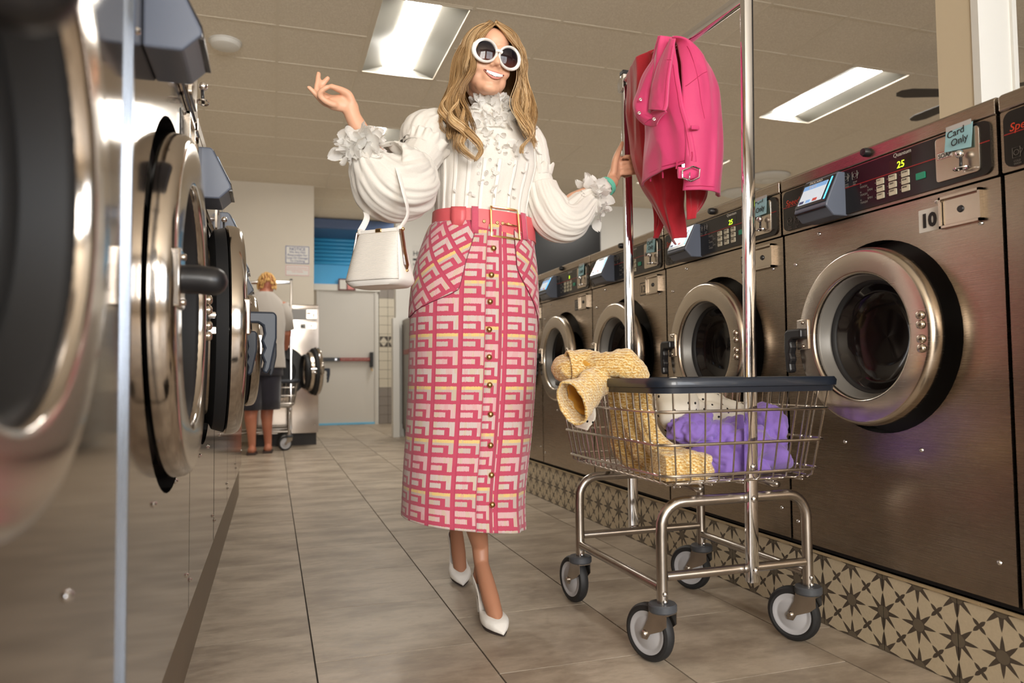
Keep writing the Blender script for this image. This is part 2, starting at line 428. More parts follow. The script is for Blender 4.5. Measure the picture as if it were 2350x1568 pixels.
# walls
struct('wall_left', MB().box(-1.15, -1.0, -3.7, 12.3, 0, 3.3), M['wall'], smooth=False)
struct('wall_right', MB().box(8.0, 8.15, -3.7, 12.3, 0, 3.3), M['wall'], smooth=False)
struct('wall_back_left', MB().box(-1.0, 0.482, YB, 12.2, 0, 3.3), M['wall'], smooth=False)
struct('wall_back_right', MB().box(1.5, 8.0, YB, YB + 0.15, 0, 3.3), M['wall_white'], smooth=False)
struct('wall_recess_side', MB().box(3.4, 3.5, YB + .15, 12.2, 0, 3.3), M['wall'], smooth=False)
we = MB(); we.box(0.482, 3.5, 12.12, 12.25, 2.33, 3.3); we.box(1.61, 3.5, 12.12, 12.25, 0, 2.33); we.box(0.482, 0.67, 12.12, 12.25, 0, 2.33)
struct('wall_recess_end', we, M['wall'], smooth=False)
# front wall with the shop windows (behind the camera)
wf = MB(); wf.box(-1.0, 8.0, -3.65, -3.55, 0, 0.8); wf.box(-1, 8, -3.65, -3.55, 2.7, 3.3)
for a, b in ((-1, -.95), (0.75, 1.3), (3.9, 4.6), (7.4, 8.0)): wf.box(a, b, -3.65, -3.55, 0.8, 2.7)
struct('wall_front', wf, M['wall'], smooth=False)
for k, (a, b) in enumerate(((-.95, .75), (1.3, 3.9), (4.6, 7.4))):
    w = MB()
    for x in (a, (a + b) / 2 - .02, b - .04): w.box(x, x + .04, -3.63, -3.57, .8, 2.7)
    w.box(a, b, -3.63, -3.57, .8, .84); w.box(a, b, -3.63, -3.57, 2.66, 2.7); w.box(a, b, -3.63, -3.57, 1.95, 1.98)
    struct('window_%d' % (k + 1), w, M['plinth_black'], smooth=False)
# recess: door, lintel, shutter window, tiled strip
dr = struct('door_1', MB().box(0.70, 1.575, 12.06, 12.11, 0.015, 2.15), M['door_paint'], bevel=.004)
MB().box(0.66, 0.70, 12.04, 12.12, 0, 2.2).build('door_frame', M['door_paint'], dr, smooth=False)
MB().box(1.575, 1.615, 12.04, 12.12, 0, 2.2).build('door_frame', M['door_paint'], dr, smooth=False)
MB().box(0.62, 1.66, 12.02, 12.13, 2.15, 2.25).build('lintel', M['wall_white'], dr, smooth=False)
MB().box(0.70, 1.575, 12.045, 12.06, 0.004, 0.035).build('threshold_strip', M['blue_light_paint'], dr, smooth=False, label='pale blue strip under the door')
bar = MB(); bar.box(0.70, 1.02, 11.98, 12.03, 1.015, 1.075)
bar.build('push_bar_case', M['black_plastic'], dr, bevel=.005)
MB().box(1.02, 1.50, 11.985, 12.03, 1.018, 1.072).build('push_bar', plain('red_bar', srgb(150, 60, 56), 0.5), dr, bevel=.005, label='red push bar')
MB().box(1.49, 1.545, 11.97, 12.06, 0.92, 1.16).build('latch_case', M['black_plastic'], dr, bevel=.006)
MB().lathe([(0.0, .012), (.02, .012), (.02, 0), (0, 0)], (0.955, 11.98, 1.045), (0, -1, 0), 16).build('key_cylinder', M['chrome'], dr)
MB().tube([(1.515, 11.98, .90), (1.515, 11.96, .875), (1.53, 11.96, .86)], .011, 8).build('lever', plain('brass', (0.65, 0.45, 0.2), 0.3, 1.0), dr)
text('PUSH TO OPEN  ALARM WILL SOUND', 0.026, M['white_print'], dr, (1.04, 11.984, 1.038))
sh = struct('window_4', MB().box(0.49, 1.72, 12.06, 12.11, 2.25, 3.14), M['blue_slat'], smooth=False)
for k in range(9):
    z = 3.12 - k * 0.062
    sl = MB().loft([[(x, 12.05 - .016 * math.sin(t), z - .058 * (1 - math.cos(t)) / 2) for t in [math.pi * q / 6 for q in range(7)]] for x in (0.495, 1.7)], closed=False)
    sl.build('shutter_slat', M['blue_slat'], sh, solid=.003)
MB().box(.49, 1.72, 12.03, 12.06, 3.06, 3.14).build('shutter_box', M['plinth_black'], sh, smooth=False)
blue_lit_panel = struct('trim_1', MB().box(0.49, 1.80, 11.2, 12.0, 2.98, 3.13), plain('shutter_glow_blue', srgb(70, 90, 128), 0.35), bevel=.01)  # blue light thrown by the shutter, put into the colour
tw = struct('trim_2', MB().box(1.615, 1.64, 12.08, 12.12, 0, 2.9), M['wall_white'], smooth=False)
ts = struct('wall_tiled_strip', MB().box(1.64, 2.3, 12.085, 12.12, 0, 3.1), M['grout'], smooth=False)
tq = MB().box(-.0705, .0705, -.008, 0, -.0705, .0705).mesh('wall_tile', M['tile_wall'], False)
tg = MB().box(-.0705, .0705, -.008, 0, -.0705, .0705).mesh('wall_tile', M['tile_grey'], False)
for i in range(4):
    for j in range(21):
        z = .075 + j * .146; put('wall_tile', tg if (j < 4 or j > 13) else tq, (1.72 + i * .146, 12.086, z), ts)
for i in range(2):
    for sx, sz in ((0, 0), (1, 0), (0, 1), (1, 1)):
        x0 = 1.66 + i * .146; zz = 1.25 + .0
        cx, cz = x0 + sx * .13, zz + sz * .17
        MB().prism([(cx, cz), (cx + (-.07 if sx else .07), cz), (cx, cz + (-.085 if sz else .085))], lambda a, b, d: (a, 12.077 - d, b), .003).build('dark_corner_tile', M['tile_dark'], ts, smooth=False)
# blue-and-red notices, framed picture
def plate(name, x0, x1, z0, z1, y, mat, parent=None, t=.004, r=.012, bevel=0):
    return MB().prism(rrect(x0, x1, z0, z1, r), lambda a, b, d: (a, y - d, b), t).build(name, mat, parent, smooth=False)
sg = empty('notice_sign', (0.285, YB, 2.13), 0, 'white notice sign with blue lettering on the back wall', 'sign')
plate('board', -.145, .145, .03, .255, -.001, M['white_sticker'], sg)
bd = MB()
for a, b, c, d in ((-.14, .14, .243, .25), (-.14, .14, .035, .042), (-.14, -.133, .035, .25), (.133, .14, .035, .25)): bd.box(a, b, -.0065, -.005, c, d)
bd.build('border', M['blue_ink'], sg, smooth=False)
text('NOTICE', .052, M['blue_ink'], sg, (0, -.0062, .196), align='CENTER', bold=.03)
text('We Are Not\nResponsible For\nLoss Or Damage\nTo Clothing', .036, M['blue_ink'], sg, (0, -.0062, .163), align='CENTER', bold=.015)
s2 = empty('notice_sign', (0.285, YB, 2.03), 0, 'small white notice with faded red lettering below the blue one', 'sign')
plate('board', -.145, .145, -.02, .115, -.001, M['white_sticker'], s2)
bd = MB()
for a, b, c, d in ((-.138, .138, .104, .109), (-.138, .138, -.014, -.009), (-.138, -.133, -.014, .109), (.133, .138, -.014, .109)): bd.box(a, b, -.0065, -.005, c, d)
bd.build('border', M['pink_ink'], s2, smooth=False)
text('Persons Do Not Remain\nUnaccompanied For Their\nOwn Clothes', .024, M['pink_ink'], s2, (0, -.0062, .072), align='CENTER')
pf = empty('framed_picture', (1.13, 12.02, 2.15), 0, 'small dark red framed picture on the door lintel', 'picture')
plate('frame', -.135, .135, 0, .19, 0, plain('dark_red_frame', srgb(96, 44, 42), .5), pf, .02, .004)
plate('print', -.115, -.01, .02, .17, -.021, M['white_sticker'], pf, .002, .004)
plate('print', .01, .105, .02, .17, -.021, M['pink_ink'], pf, .002, .004)
s3 = empty('wall_sign', (1.86, YB, 2.1), 0, 'black and white sign behind the handbag', 'sign')
plate('board', -.15, .22, 0.06, .36, 0, M['white_sticker'], s3)
bd = MB(); bd.box(-.14, .2, -.006, -.004, .16, .185); bd.build('bar', M['black_ink'], s3, smooth=False)
text('HOURS', .09, M['black_ink'], s3, (-.14, -.006, .22), bold=.02)
text('NO DYEING', .05, M['black_ink'], s3, (-.14, -.006, .09), bold=.02)
tv = empty('television', (3.75, YB - .065, 2.0), 0, 'large black wall screen behind the woman, above the washers', 'television')
MB().box(-.72, .595, -.03, .06, 0.02, .84).build('case', M['black_plastic'], tv, bevel=.008)
MB().box(-.70, .575, -.034, -.03, 0.05, .82).build('screen', plain('tv_glass', (0.004, 0.004, 0.006), .3), tv, smooth=False)
# grey cabinet at the far end of the right row
cb = empty('cabinet', (1.57, 8.85, 0), 0, 'grey steel cabinet by the back wall, left of the skirt', 'cabinet')
MB().box(0, .65, -.5, .5, .1, 1.48).build('body', plain('cabinet_grey', srgb(150, 140, 130), .4, .4), cb, bevel=.01)
MB().box(-.012, 0, -.46, .46, .16, 1.42).build('door', plain('cabinet_door', srgb(130, 122, 114), .35, .5), cb, bevel=.004)
MB().box(-.02, -.012, -.1, .3, 1.03, 1.09).build('handle_strip', plain('cabinet_red', srgb(140, 70, 66), .5), cb, bevel=.003)
MB().box(.03, .6, -.48, .48, 0, .1).build('base', M['plinth_black'], cb, smooth=False)
MB().box(1.44, 1.52, 9.26, 9.4, 0, 1.5).build('trim_3', M['wall_white'], smooth=False)['kind'] = 'structure'
# square column behind the washers and a dark panel standing in for the shade beside it
colm = struct('trim_4', MB().box(2.36, 2.56, 1.925, 2.075, 0, ZC), M['warm_lit_side'], smooth=False)  # beige carries the warm light on the column's aisle side
MB().box(2.355, 2.54, 1.90, 1.928, 0, ZC - .01).build('daylit_face', M['wall_white'], colm, smooth=False)  # front face whitened: window daylight put into its colour
MB().box(2.505, 2.52, 1.89, 1.90, 0, ZC - .01).build('trim_bead', M['wall_white'], colm, smooth=False)
struct('trim_5', MB().box(2.66, 2.75, 0.6, 1.95, 0, ZC - .01), M['shade_panel'], smooth=False)
pv = empty('water_pipe', (2.6, 1.72, 1.62), 0, 'brass pipe fitting against the dark panel at right edge', 'pipe')
brass = plain('old_brass', (0.30, 0.21, 0.10), .35, 1.0)
MB().tube([(0, -.3, .16), (0, .05, .16), (0, .08, .12), (0, .08, 0)], .022, 12).build('pipe', M['black_rubber'], pv)
MB().cyl((0, -.16, .16), (0, -.07, .16), .04, n=8).build('union', brass, pv, smooth=False)
MB().tube([(0, .12, .0), (0, .02, -.02), (0, -.1, -.07)], .008, 8).build('hose', M['black_rubber'], pv)
MB().cyl((0, -.14, -.1), (0, -.05, -.1), .038, n=8).build('union', brass, pv, smooth=False)
# smoke detector, ceiling fan
sd = empty('smoke_detector', (-0.33, 5.5, ZC - .004), 0, 'round white smoke detector on the ceiling at left', 'smoke detector')
MB().lathe([(0, -.05), (.06, -.048), (.095, -.035), (.105, -.012), (.105, 0)], n=40).build('cover', M['wall_white'], sd)
MB().lathe([(.112, -.008), (.112, 0), (.09, 0), (.09, -.008)], n=40, closed=True).build('base_ring', M['wall_white'], sd)
fan = empty('ceiling_fan', (5.10, 4.12, 2.86), R_(18), 'dark bladed ceiling fan half hidden behind the white column', 'ceiling fan')
MB().cyl((0, 0, .0), (0, 0, .29), .012).build('rod', M['black_plastic'], fan)
MB().lathe([(0, -.07), (.07, -.06), (.11, -.02), (.11, .03), (.06, .06), (0, .06)], n=32).build('motor', M['black_plastic'], fan)
bl = [(.10, -.03), (.2, -.055), (.55, -.065), (.62, -.04), (.64, 0), (.62, .04), (.55, .065), (.2, .055), (.10, .03)]
for k in range(5):
    b = MB().prism(bl, lambda a, b, d: (a, b, d + .12 * b), .006).build('blade', plain('dark_blade', (.03, .022, .018), .5), fan, smooth=False); b.rotation_euler = (0, 0, k * 2 * math.pi / 5)
for k, (x, y) in enumerate(((5.72, 7.45), (5.86, 8.2))):
    dk = empty('ceiling_diffuser', (x, y, ZC - .01), 0, 'white round ceiling diffuser %s, right of the pink jacket' % ('nearer the camera' if k == 0 else 'nearest the back wall'), 'air diffuser', 'round ceiling diffusers')
    MB().lathe([(.02, -.05), (.16, -.045), (.2, -.03), (.26, 0)], n=32).build('cone', M['wall_white'], dk, solid=.004)
    MB().lathe([(.0, -.06), (.06, -.055), (.1, -.035)], n=32).build('core', M['wall_white'], dk, solid=.004)

# plinths
pr = struct('trim_6', MB().box(XR + .004, XR + .78, 0.0, 5.72, 0, PL - .004), M['grout'], smooth=False)
ts_ = 0.2285
st_me = MB().box(-.007, 0, -ts_ / 2 + .0015, ts_ / 2 - .0015, 0.001, PL - .008).mesh('star_tile', M['star'], False)
y = 1.385 - ts_ * 5
k = 0
while y + ts_ < 5.75:
    put('star_tile', st_me, (XR + .006, y + ts_ / 2, 0), pr); y += ts_
for q in range(26):
    MB().box(XR - .006, XR + .03, q * .22, q * .22 + .218, PL - .0095, PL - .004).build('edge_strip', plain('worn_cream_edge', srgb(170, 150, 118), .5, 0, .25, 30) if q == 0 else bpy.data.materials['worn_cream_edge'], pr, smooth=False)
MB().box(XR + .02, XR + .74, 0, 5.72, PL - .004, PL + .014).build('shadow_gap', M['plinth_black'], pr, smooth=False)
pl_ = struct('trim_7', MB().box(-1.0, XL - .025, -1.2, 5.15, 0, PL), plain('brown_plinth', srgb(112, 96, 78), .5, 0, .1, 5), smooth=False)

# ================================================================== WASHERS
def hole_plate(x0, x1, z0, z1, cz, r, d, n=56, cx=0.0):
    "front plate with a round hole, front at Y=0, depth d"
    ang = sorted([2 * math.pi * k / n for k in range(n)] + [math.atan2(b - cz, a - cx) % (2 * math.pi) for a in (x0, x1) for b in (z0, z1)])
    inn = []; out = []
    for a in ang:
        c, s = math.cos(a), math.sin(a); inn.append((cx + r * c, cz + r * s))
        t = min([((x1 if c > 0 else x0) - cx) / c if abs(c) > 1e-9 else 1e9, ((z1 if s > 0 else z0) - cz) / s if abs(s) > 1e-9 else 1e9]); out.append((cx + t * c, cz + t * s))
    m = MB(); N = len(ang)
    vs = [(a, 0, b) for a, b in inn] + [(a, 0, b) for a, b in out] + [(a, d, b) for a, b in out] + [(a, d, b) for a, b in inn]; fs = []
    for i in range(N):
        j = (i + 1) % N
        for q in range(3): fs.append((q * N + i, q * N + j, (q + 1) * N + j, (q + 1) * N + i))
        fs.append((3 * N + i, 3 * N + j, j, i))
    return m.add(vs, fs)
def door_unit(parent, cx, cz, k, ring_mat, mirror, hinge_side=1, open_deg=0.0, h0=0.0, blue_handle=False, grip=True):
    "porthole door, origin at the hinge; hinge at +X; k scales the radii"
    hx = 0.25 * k * hinge_side
    ring = [(.168 * k, .040), (.1685 * k, .062), (.1705 * k, .0685), (.1735 * k, .0712), (.176 * k, .0717), (.178 * k, .0718), (.205 * k, .0719), (.226 * k, .0718), (.2285 * k, .0715), (.231 * k, .0705), (.2355 * k, .0668), (.2395 * k, .058), (.241 * k, .046), (.241 * k, .034), (.234 * k, .028), (.168 * k, .030)]
    o = MB().lathe(ring, (-hx, -h0, 0), (0, -1, 0), 72, closed=True).build('door', ring_mat, parent, sharp=50)
    o.location = (cx + hx, 0, cz); o.rotation_euler = (0, 0, R_(open_deg) * hinge_side)
    MB().lathe([(.170 * k, .058), (.166 * k, .050), (.158 * k, .024), (.154 * k, .018)], (-hx, -h0, 0), (0, -1, 0), 64).build('inner_rim', M['grey_rim'] if not blue_handle else M['black_rubber'], o, solid=.003)
    if open_deg:
        MB().lathe([(.236 * k, .028), (.228 * k, .0), (.205 * k, -.012), (.165 * k, -.012), (.165 * k, .03)], (-hx, -h0, 0), (0, -1, 0), 64).build('door_gasket', M['black_rubber'], o)
        MB().lathe([(.196 * k, .02), (.192 * k, -.045), (.186 * k, -.05), (.168 * k, -.052), (.163 * k, -.04)], (-hx, -h0, 0), (0, -1, 0), 64).build('bowl_collar', M['steel_ring'], o)
        MB().lathe([(.170 * k, -.05), (.172 * k, -.085), (.158 * k, -.10), (.15 * k, -.085)], (-hx, -h0, 0), (0, -1, 0), 64).build('bowl_seal', M['black_rubber'], o)
        MB().tube([(-hx - .215 * k, .06, .02), (-hx - .215 * k, -.02, .02)], [.010, .012], 12).build('latch_pin', M['chrome'], o)
        MB().box(-hx - .225 * k, -hx - .19 * k, -.005, .035, -.028, -.008).build('latch_block', M['chrome'], o, bevel=.003)
        MB().cyl((-hx - .215 * k, .045, .02), (-hx - .215 * k, .045, .052), .007, n=10).build('latch_bolt', plain('copper_bolt', (.55, .3, .2), .35, 1.0), o)
    else:
        MB().lathe([(.155 * k, .021), (.150 * k, .012), (.145 * k, .009)], (-hx, -h0, 0), (0, -1, 0), 64).build('door_gasket', M['black_rubber'], o, solid=.003)
    g = [(.152 * k, .014), (.140 * k, .004), (.132 * k, -.012), (.118 * k, -.022), (.07 * k, -.030), (.001, -.032)]
    MB().lathe(g, (-hx, -h0, 0), (0, -1, 0), 64).build('glass', M['glass_dark'], o)
    bolt = MB().lathe([(0, .009), (.007, .0085), (.0105, .005), (.011, 0)], n=16).mesh('hinge_bolt', M['steel_ring'])
    for dz in (() if k < 1 else (.041, .018, -.017, -.040)):
        b = put('hinge_bolt', bolt, (-hx + .208 * k * hinge_side, -h0 - .0725, dz), o, (R_(90), 0, 0))
    # handle: plate, arm and grip
    s = -hinge_side
    MB().box(*(sorted((-hx + s * .185 * k, -hx + s * .232 * k))), -h0 - .078, -h0 - .06, -.028, .062).build('handle_plate', ring_mat, o, bevel=.003)
    hm = M['black_plastic'] if not (blue_handle and grip) else plain('slate_handle', (0.018, 0.026, 0.042), 0.4)
    hs = [(-hx + s * .205 * k, -h0 - .07, .018), (-hx + s * .210 * k, -h0 - .095, .018), (-hx + s * .225 * k, -h0 - .108, .018), (-hx + s * .248 * k, -h0 - .112, .014), (-hx + s * .262 * k, -h0 - .112, -.006), (-hx + s * .262 * k, -h0 - .112, -.04), (-hx + s * .256 * k, -h0 - .110, -.09)]
    if blue_handle: hs = [(-hx + s * .205 * k, -h0 - .05, .018), (-hx + s * .207 * k, -h0 - .09, .018), (-hx + s * .212 * k, -h0 - .122, .018), (-hx + s * .225 * k, -h0 - .138, .004), (-hx + s * .232 * k, -h0 - .138, -.03), (-hx + s * .232 * k, -h0 - .134, -.08), (-hx + s * .230 * k, -h0 - .125, -.125)]
    if not grip: hs = [(-hx + s * .205 * k, -h0 - .05, .018), (-hx + s * .205 * k, -h0 - .08, .018), (-hx + s * .205 * k, -h0 - .10, .018), (-hx + s * .205 * k, -h0 - .12, .016)]
    if not grip:
        MB().tube(spline(hs, 12), .0225, 16, roundcap=True).build('handle', hm, o)
    elif blue_handle:
        pg = [(.045, .032), (.136, .032), (.143, .024), (.143, -.035), (.128, -.112), (.120, -.126), (.108, -.120), (.113, -.096), (.106, -.078), (.113, -.060), (.106, -.042), (.112, -.024), (.109, -.004), (.098, .003), (.045, .003)]
        MB().prism(pg, lambda a, b, d: (-hx + s * (.196 * k + d), -h0 - a, b), .024).build('handle', hm, o, bevel=.005, smooth=False)
    else:
        pg = [(.190, .034), (.250, .034), (.263, .026), (.266, -.020), (.260, -.088), (.250, -.098), (.238, -.092), (.241, -.070), (.235, -.054), (.241, -.038), (.235, -.020), (.238, -.004), (.228, .004), (.190, .005)]
        MB().prism(pg, lambda a, b, d: (-hx + s * a * k, -h0 - .074 - d, b), .026).build('handle', hm, o, bevel=.006, smooth=False)
    for dz in (.052, -.018):
        put('plate_bolt', bolt, (-hx + s * .205 * k, -h0 - .078, dz), o, (R_(90), 0, 0)).scale = (.5, .5, .5)
    return o
def card_reader(parent, x, z, hx=.068, hz=.064, scr=True, amount='$3.25'):
    "wedge shaped reader, screen sloping up"
    side = [(0, -hz), (0, hz), (-.030, hz), (-.036, hz - .004), (-.078, -hz * .42), (-.080, -hz * .56), (-.052, -hz)]
    o = MB().prism(side, lambda a, b, d: (x - hx + d, a, z + b), 2 * hx).build('card_reader', M['grey_plastic'], parent, bevel=.004, smooth=False)
    p0 = Vector((x, -.036, z + hz - .006)); p1 = Vector((x, -.078, z - hz * .40)); dn = (p1 - p0); L = dn.length; dn.normalize(); nr = Vector((0, dn.z, -dn.y)); 
    if nr.y > 0: nr = -nr
    def f(a, b, d): return p0 + Vector((a, 0, 0)) + dn * b + nr * (.0008 + d)
    MB().prism([(-hx + .003, .002), (hx - .003, .002), (hx - .003, L - .002), (-hx + .003, L - .002)], f, .0015).build('bezel', M['black_panel'], o, smooth=False)
    MB().prism([(-hx + .012, .016), (hx - .026, .016), (hx - .026, L - .012), (-hx + .012, L - .012)], lambda a, b, d: f(a, b, d + .0016), .0008).build('screen', M['screen'], o, smooth=False)
    MB().prism([(-hx + .012, .016), (hx - .026, .016), (hx - .026, .031), (-hx + .012, .031)], lambda a, b, d: f(a, b, d + .0025), .0006).build('screen_header', M['screen_blue'], o, smooth=False)
    MB().prism([(hx - .016, .008), (hx - .011, .008), (hx - .011, L - .01), (hx - .016, L - .01)], lambda a, b, d: f(a, b, d + .0016), .001).build('light_bar', M['light_bar'], o, smooth=False)
    th = math.atan2(-dn.y, -dn.z)
    rot = (math.pi / 2 - th, 0, 0)
    text('FASCARD', .0125, M['white_print'], o, f(-hx + .03, .013, .003), rot)
    text(amount, .013, M['white_sticker'], o, f(-.03, .029, .0045), rot)
    for q, mm in enumerate((M['blue_ink'], M['screen_blue'], M['red_letter'])):
        MB().prism([(-hx + .016 + q * .028, L - .024), (-hx + .034 + q * .028, L - .024), (-hx + .034 + q * .028, L - .015), (-hx + .016 + q * .028, L - .015)], lambda a, b, d: f(a, b, d + .0026), .0006).build('card_logo', mm, o, smooth=False)
    MB().box(x - hx + .006, x + hx - .006, -.082, -.05, z - hz * .66, z - hz * .60).build('card_slot', M['black_panel'], o, smooth=False)
    return o
def wash_icons(r, x, z, mat):
    for q in range(2):
        cx = x + q * .034
        b = MB(); b.tube([(cx - .010, -.0125, z - .012), (cx + .008, -.0125, z - .012), (cx + .008, -.0125, z + .010), (cx - .010, -.0125, z + .010)], .0008, 4, closed=True)
        b.tube([(cx - .001 + .006 * math.cos(t), -.0125, z - .001 + .006 * math.sin(t)) for t in [k * .628 for k in range(10)]], .0007, 4, closed=True)
        b.tube([(cx + .008, -.0125, z + .006), (cx + .0135, -.0125, z + .003), (cx + .008, -.0125, z - .006)], .0007, 4)
        b.build('cycle_icon', mat, r, smooth=False)
        text('COLD\nWASH' if q == 0 else 'SOAP\nFILL', .006, mat, r, (cx - .008, -.0122, z - .022))
WASH_W = .742
def washer(loc, rz, num, label, group, led='25', reader=True, badge='white', steel='steel', ring='steel_ring', top=1.16, k=1.0, cz=.632, dx=0.0, open_deg=0.0, width=WASH_W, note=True, brand=True, depth=.70, base_h=0.0, name='washing_machine', h0=0.0, grip=True):
    r = empty(name, loc, rz, label, 'washing machine', group)
    S = M[steel]; hw = width / 2; zb = top - .18; zt = top - .042
    if base_h: MB().box(-hw + .02, hw - .02, .03, depth - .02, -base_h, .01).build('base', M['plinth_black'], r, smooth=False)
    hole_plate(-hw, hw, .012, zb - .004, cz, .262 * k, .32, cx=dx).build('front_panel', S, r, sharp=40)
    MB().box(-hw + .001, hw - .001, .31, depth, .012, top - .008).build('body', S, r, smooth=False)
    MB().lathe([(.262 * k, -.002), (.262 * k, -.05), (.150 * k, -.05), (.150 * k, -.30), (.0, -.30)], (dx, 0, cz), (0, -1, 0), 56).build('drum', M['dark_void'], r)
    MB().prism(rrect(-hw, hw, zb, zt, .004), front(.33), .336).build('console_frame', S, r, smooth=False)
    MB().prism([(.33, top), (-.002, top), (-.010, top - .006), (-.010, zt + .004), (-.004, zt), (.33, zt)], lambda a, b, d: (-hw + d, a, b), width).build('top_cap', S, r, smooth=False, bevel=.002)
    MB().box(-hw + .01, hw - .01, .12, depth, top - .01, top).build('lid', S, r, smooth=False)
    pn = M['black_panel'] if steel == 'steel' else (M['grey_rim'] if base_h else S)
    MB().prism(rrect(-hw + .010, hw - .012, zb + .008, zt - .004, .020), front(-.006), .005).build('control_panel', pn, r, smooth=False)
    zs = zb + .083
    if steel == 'steel':
        MB().box(-hw + .012, hw - .014, -.0118, -.011, zs - .0012, zs + .0012).build('red_stripe', M['red_line'], r, smooth=False)
        if brand: text('Speed Queen', .026, M['red_letter'], r, (-hw + .024, -.0115, zs - .026 if False else zs + .004), bold=0, shear=.2)
        wash_icons(r, -hw + .040, zb + .038, M['grey_print'])
        wash_icons(r, -.085, zb + .112, M['grey_print'])
        text('Quantum', .015, M['white_print'], r, (.083, -.0115, zb + .121), shear=.1)
        MB().box(.07, .14, -.0114, -.011, zb + .086, zb + .116).build('display', plain('display_black', (.012, .014, .006), .15) if 'display_black' not in bpy.data.materials else bpy.data.materials['display_black'], r, smooth=False)
        if led: text(led, .025, M['led'], r, (.094, -.0118, zb + .090), name='display_digits', bold=.01, shear=.08)
        bm = MB().prism(rrect(-.0120, .0120, -.0082, .0082, .002), lambda a, b, d: (a, -d, b), .0035).mesh('button', M['button_white'], False)
        for i in range(3):
            for j in range(3):
                q = put('button', bm, (.038 + i * .0415, -.0105, zs - .013 - j * .0195 + .0), r)
                text(('HOT', 'WARM', 'COLD', 'BULKY', 'PERM', 'DELIC', 'EXTRA', 'SOAK', 'RINSE')[i * 3 + j] + '\n', .0055, M['black_ink'], q, (-.009, -.0037, .002))
                MB().ball((.038 + i * .0415 - .018, -.011, zs - .013 - j * .0195), .0018, 6, 4).build('indicator', M['grey_print'], r)
        put('start_button', MB().prism(rrect(-.0135, .0135, -.0085, .0085, .002), lambda a, b, d: (a, -d, b), .0035).mesh('start_button', M['button_green'], False), (.168, -.0105, zs - .032), r)
        for i in range(2):
            for j in range(3 - i):
                text('o\nWASH' if i == 0 else 'o\nSPIN', .009, M['grey_print'], r, (-.035 + i * .026, -.0115, zs - .006 - j * .022 - i * .014))
    if reader:
        card_reader(r, -hw + .212 if steel == 'steel' else -hw + .16, zb + .068 - (.11 if top > 1.2 else 0))
    # knob on the cap
    MB().lathe([(0, .018), (.010, .017), (.0125, .010), (.0125, 0)], (-.005, -.010, top - .018), (0, -1, 0), 20).build('lock_knob', M['black_plastic'], r)
    # coin plate with key, ring and note
    cp = MB().prism(rrect(.215, .333, zb + .020, zb + .128, .008), front(-.0105), .004).build('coin_plate', M['steel_ring'], r, smooth=False, bevel=.001)
    MB().ball((.295, -.030, zb + .068), .010, 14, 8).build('key_ball', M['chrome'], cp)
    MB().tube([(.296, -.028, zb + .062), (.297, -.030, zb + .03)], .0035, 8).build('key_stem', M['black_plastic'], cp)
    MB().tube([(.298 + .018 * math.cos(t), -.030 + .012 * math.sin(t), zb + .033) for t in [q * .449 for q in range(14)]], .0024, 6, closed=True).build('key_ring', M['chrome'], cp)
    sl = MB().box(.222, .262, -.0155, -.0145, zb + .074, zb + .092).build('coin_label', M['white_sticker'], cp, smooth=False)
    text('SOAP', .015, M['black_ink'], sl, (.2245, -.0162, zb + .077), bold=.02)
    for zz in (zb + .0745, zb + .0905): MB().box(.222, .262, -.016, -.0154, zz, zz + .0012).build('label_edge', M['red_line'], sl, smooth=False)
    if note:
        a = R_(-4 if num % 2 == 0 else 3)
        def nf(u, v, d): return (.284 + u * math.cos(a) - v * math.sin(a), -.0165 - d - .006 * max(0, (-v - .0)) / .03 * (1 if num % 2 else .6), zb + .112 + u * math.sin(a) + v * math.cos(a))
        no = MB().prism([(-.036, -.028), (.036, -.030), (.036, .030), (-.036, .028)], nf, .0006).build('paper_note', M['blue_paper'], r, smooth=False)
        text('Card', .0235, M['black_ink'], no, (.253, -.0185, zb + .117), (R_(90), R_(-6), 0), bold=.004, shear=.12)
        text('Only', .0235, M['black_ink'], no, (.266, -.0225, zb + .094), (R_(90), R_(-6), 0), bold=.004, shear=.12)
        MB().box(.25, .318, -.0176, -.0172, zb + .135, zb + .147).build('tape', plain('clear_tape', (.5, .5, .5), .1) if 'clear_tape' not in bpy.data.materials else bpy.data.materials['clear_tape'], no, smooth=False)
    # coin box door
    fr = MB()
    x0, x1, z0, z1 = .215, .327, zb - .094, zb - .017
    for a, b, c, d in ((x0, x1, z1 - .006, z1), (x0, x1, z0, z0 + .006), (x0, x0 + .006, z0, z1), (x1 - .006, x1, z0, z1)): fr.box(a, b, -.012, 0.0, c, d)
    cbx = fr.build('coin_box_frame', M['steel_ring'], r, smooth=False)
    MB().prism(rrect(x0 + .008, x1 - .008, z0 + .008, z1 - .010, .004), front(0), .005).build('coin_box_door', M['steel_ring'], cbx, smooth=False)
    MB().lathe([(0, .004), (.007, .004), (.009, 0)], ((x0 + x1) / 2, -.005, (z0 + z1) / 2), (0, -1, 0), 14).build('key_hole', M['black_plastic'], cbx)
    # number badge
    bx0, bx1, bz0, bz1 = (.147, .207, zb - .092, zb - .034)
    bp = MB().prism(rrect(bx0, bx1, bz0, bz1, .002), front(0), .0012).build('number_badge', M['white_sticker'] if badge == 'white' else M['black_ink'], r, smooth=False)
    if badge != 'white': MB().prism(rrect(bx0 + .004, bx1 - .004, bz0 + .004, bz1 - .004, .001), front(-.0012), .0008).build('badge_face', M['steel'] if badge == 'outline' else M['grey_print'], bp, smooth=False)
    text(str(num), .046, M['black_ink'], bp, ((bx0 + bx1) / 2, -.0024, bz0 + .013), align='CENTER', bold=.05 if badge == 'white' else 0)
    scr = MB().lathe([(0, .005), (.004, .0045), (.006, 0)], n=12).mesh('screw', M['chrome'])
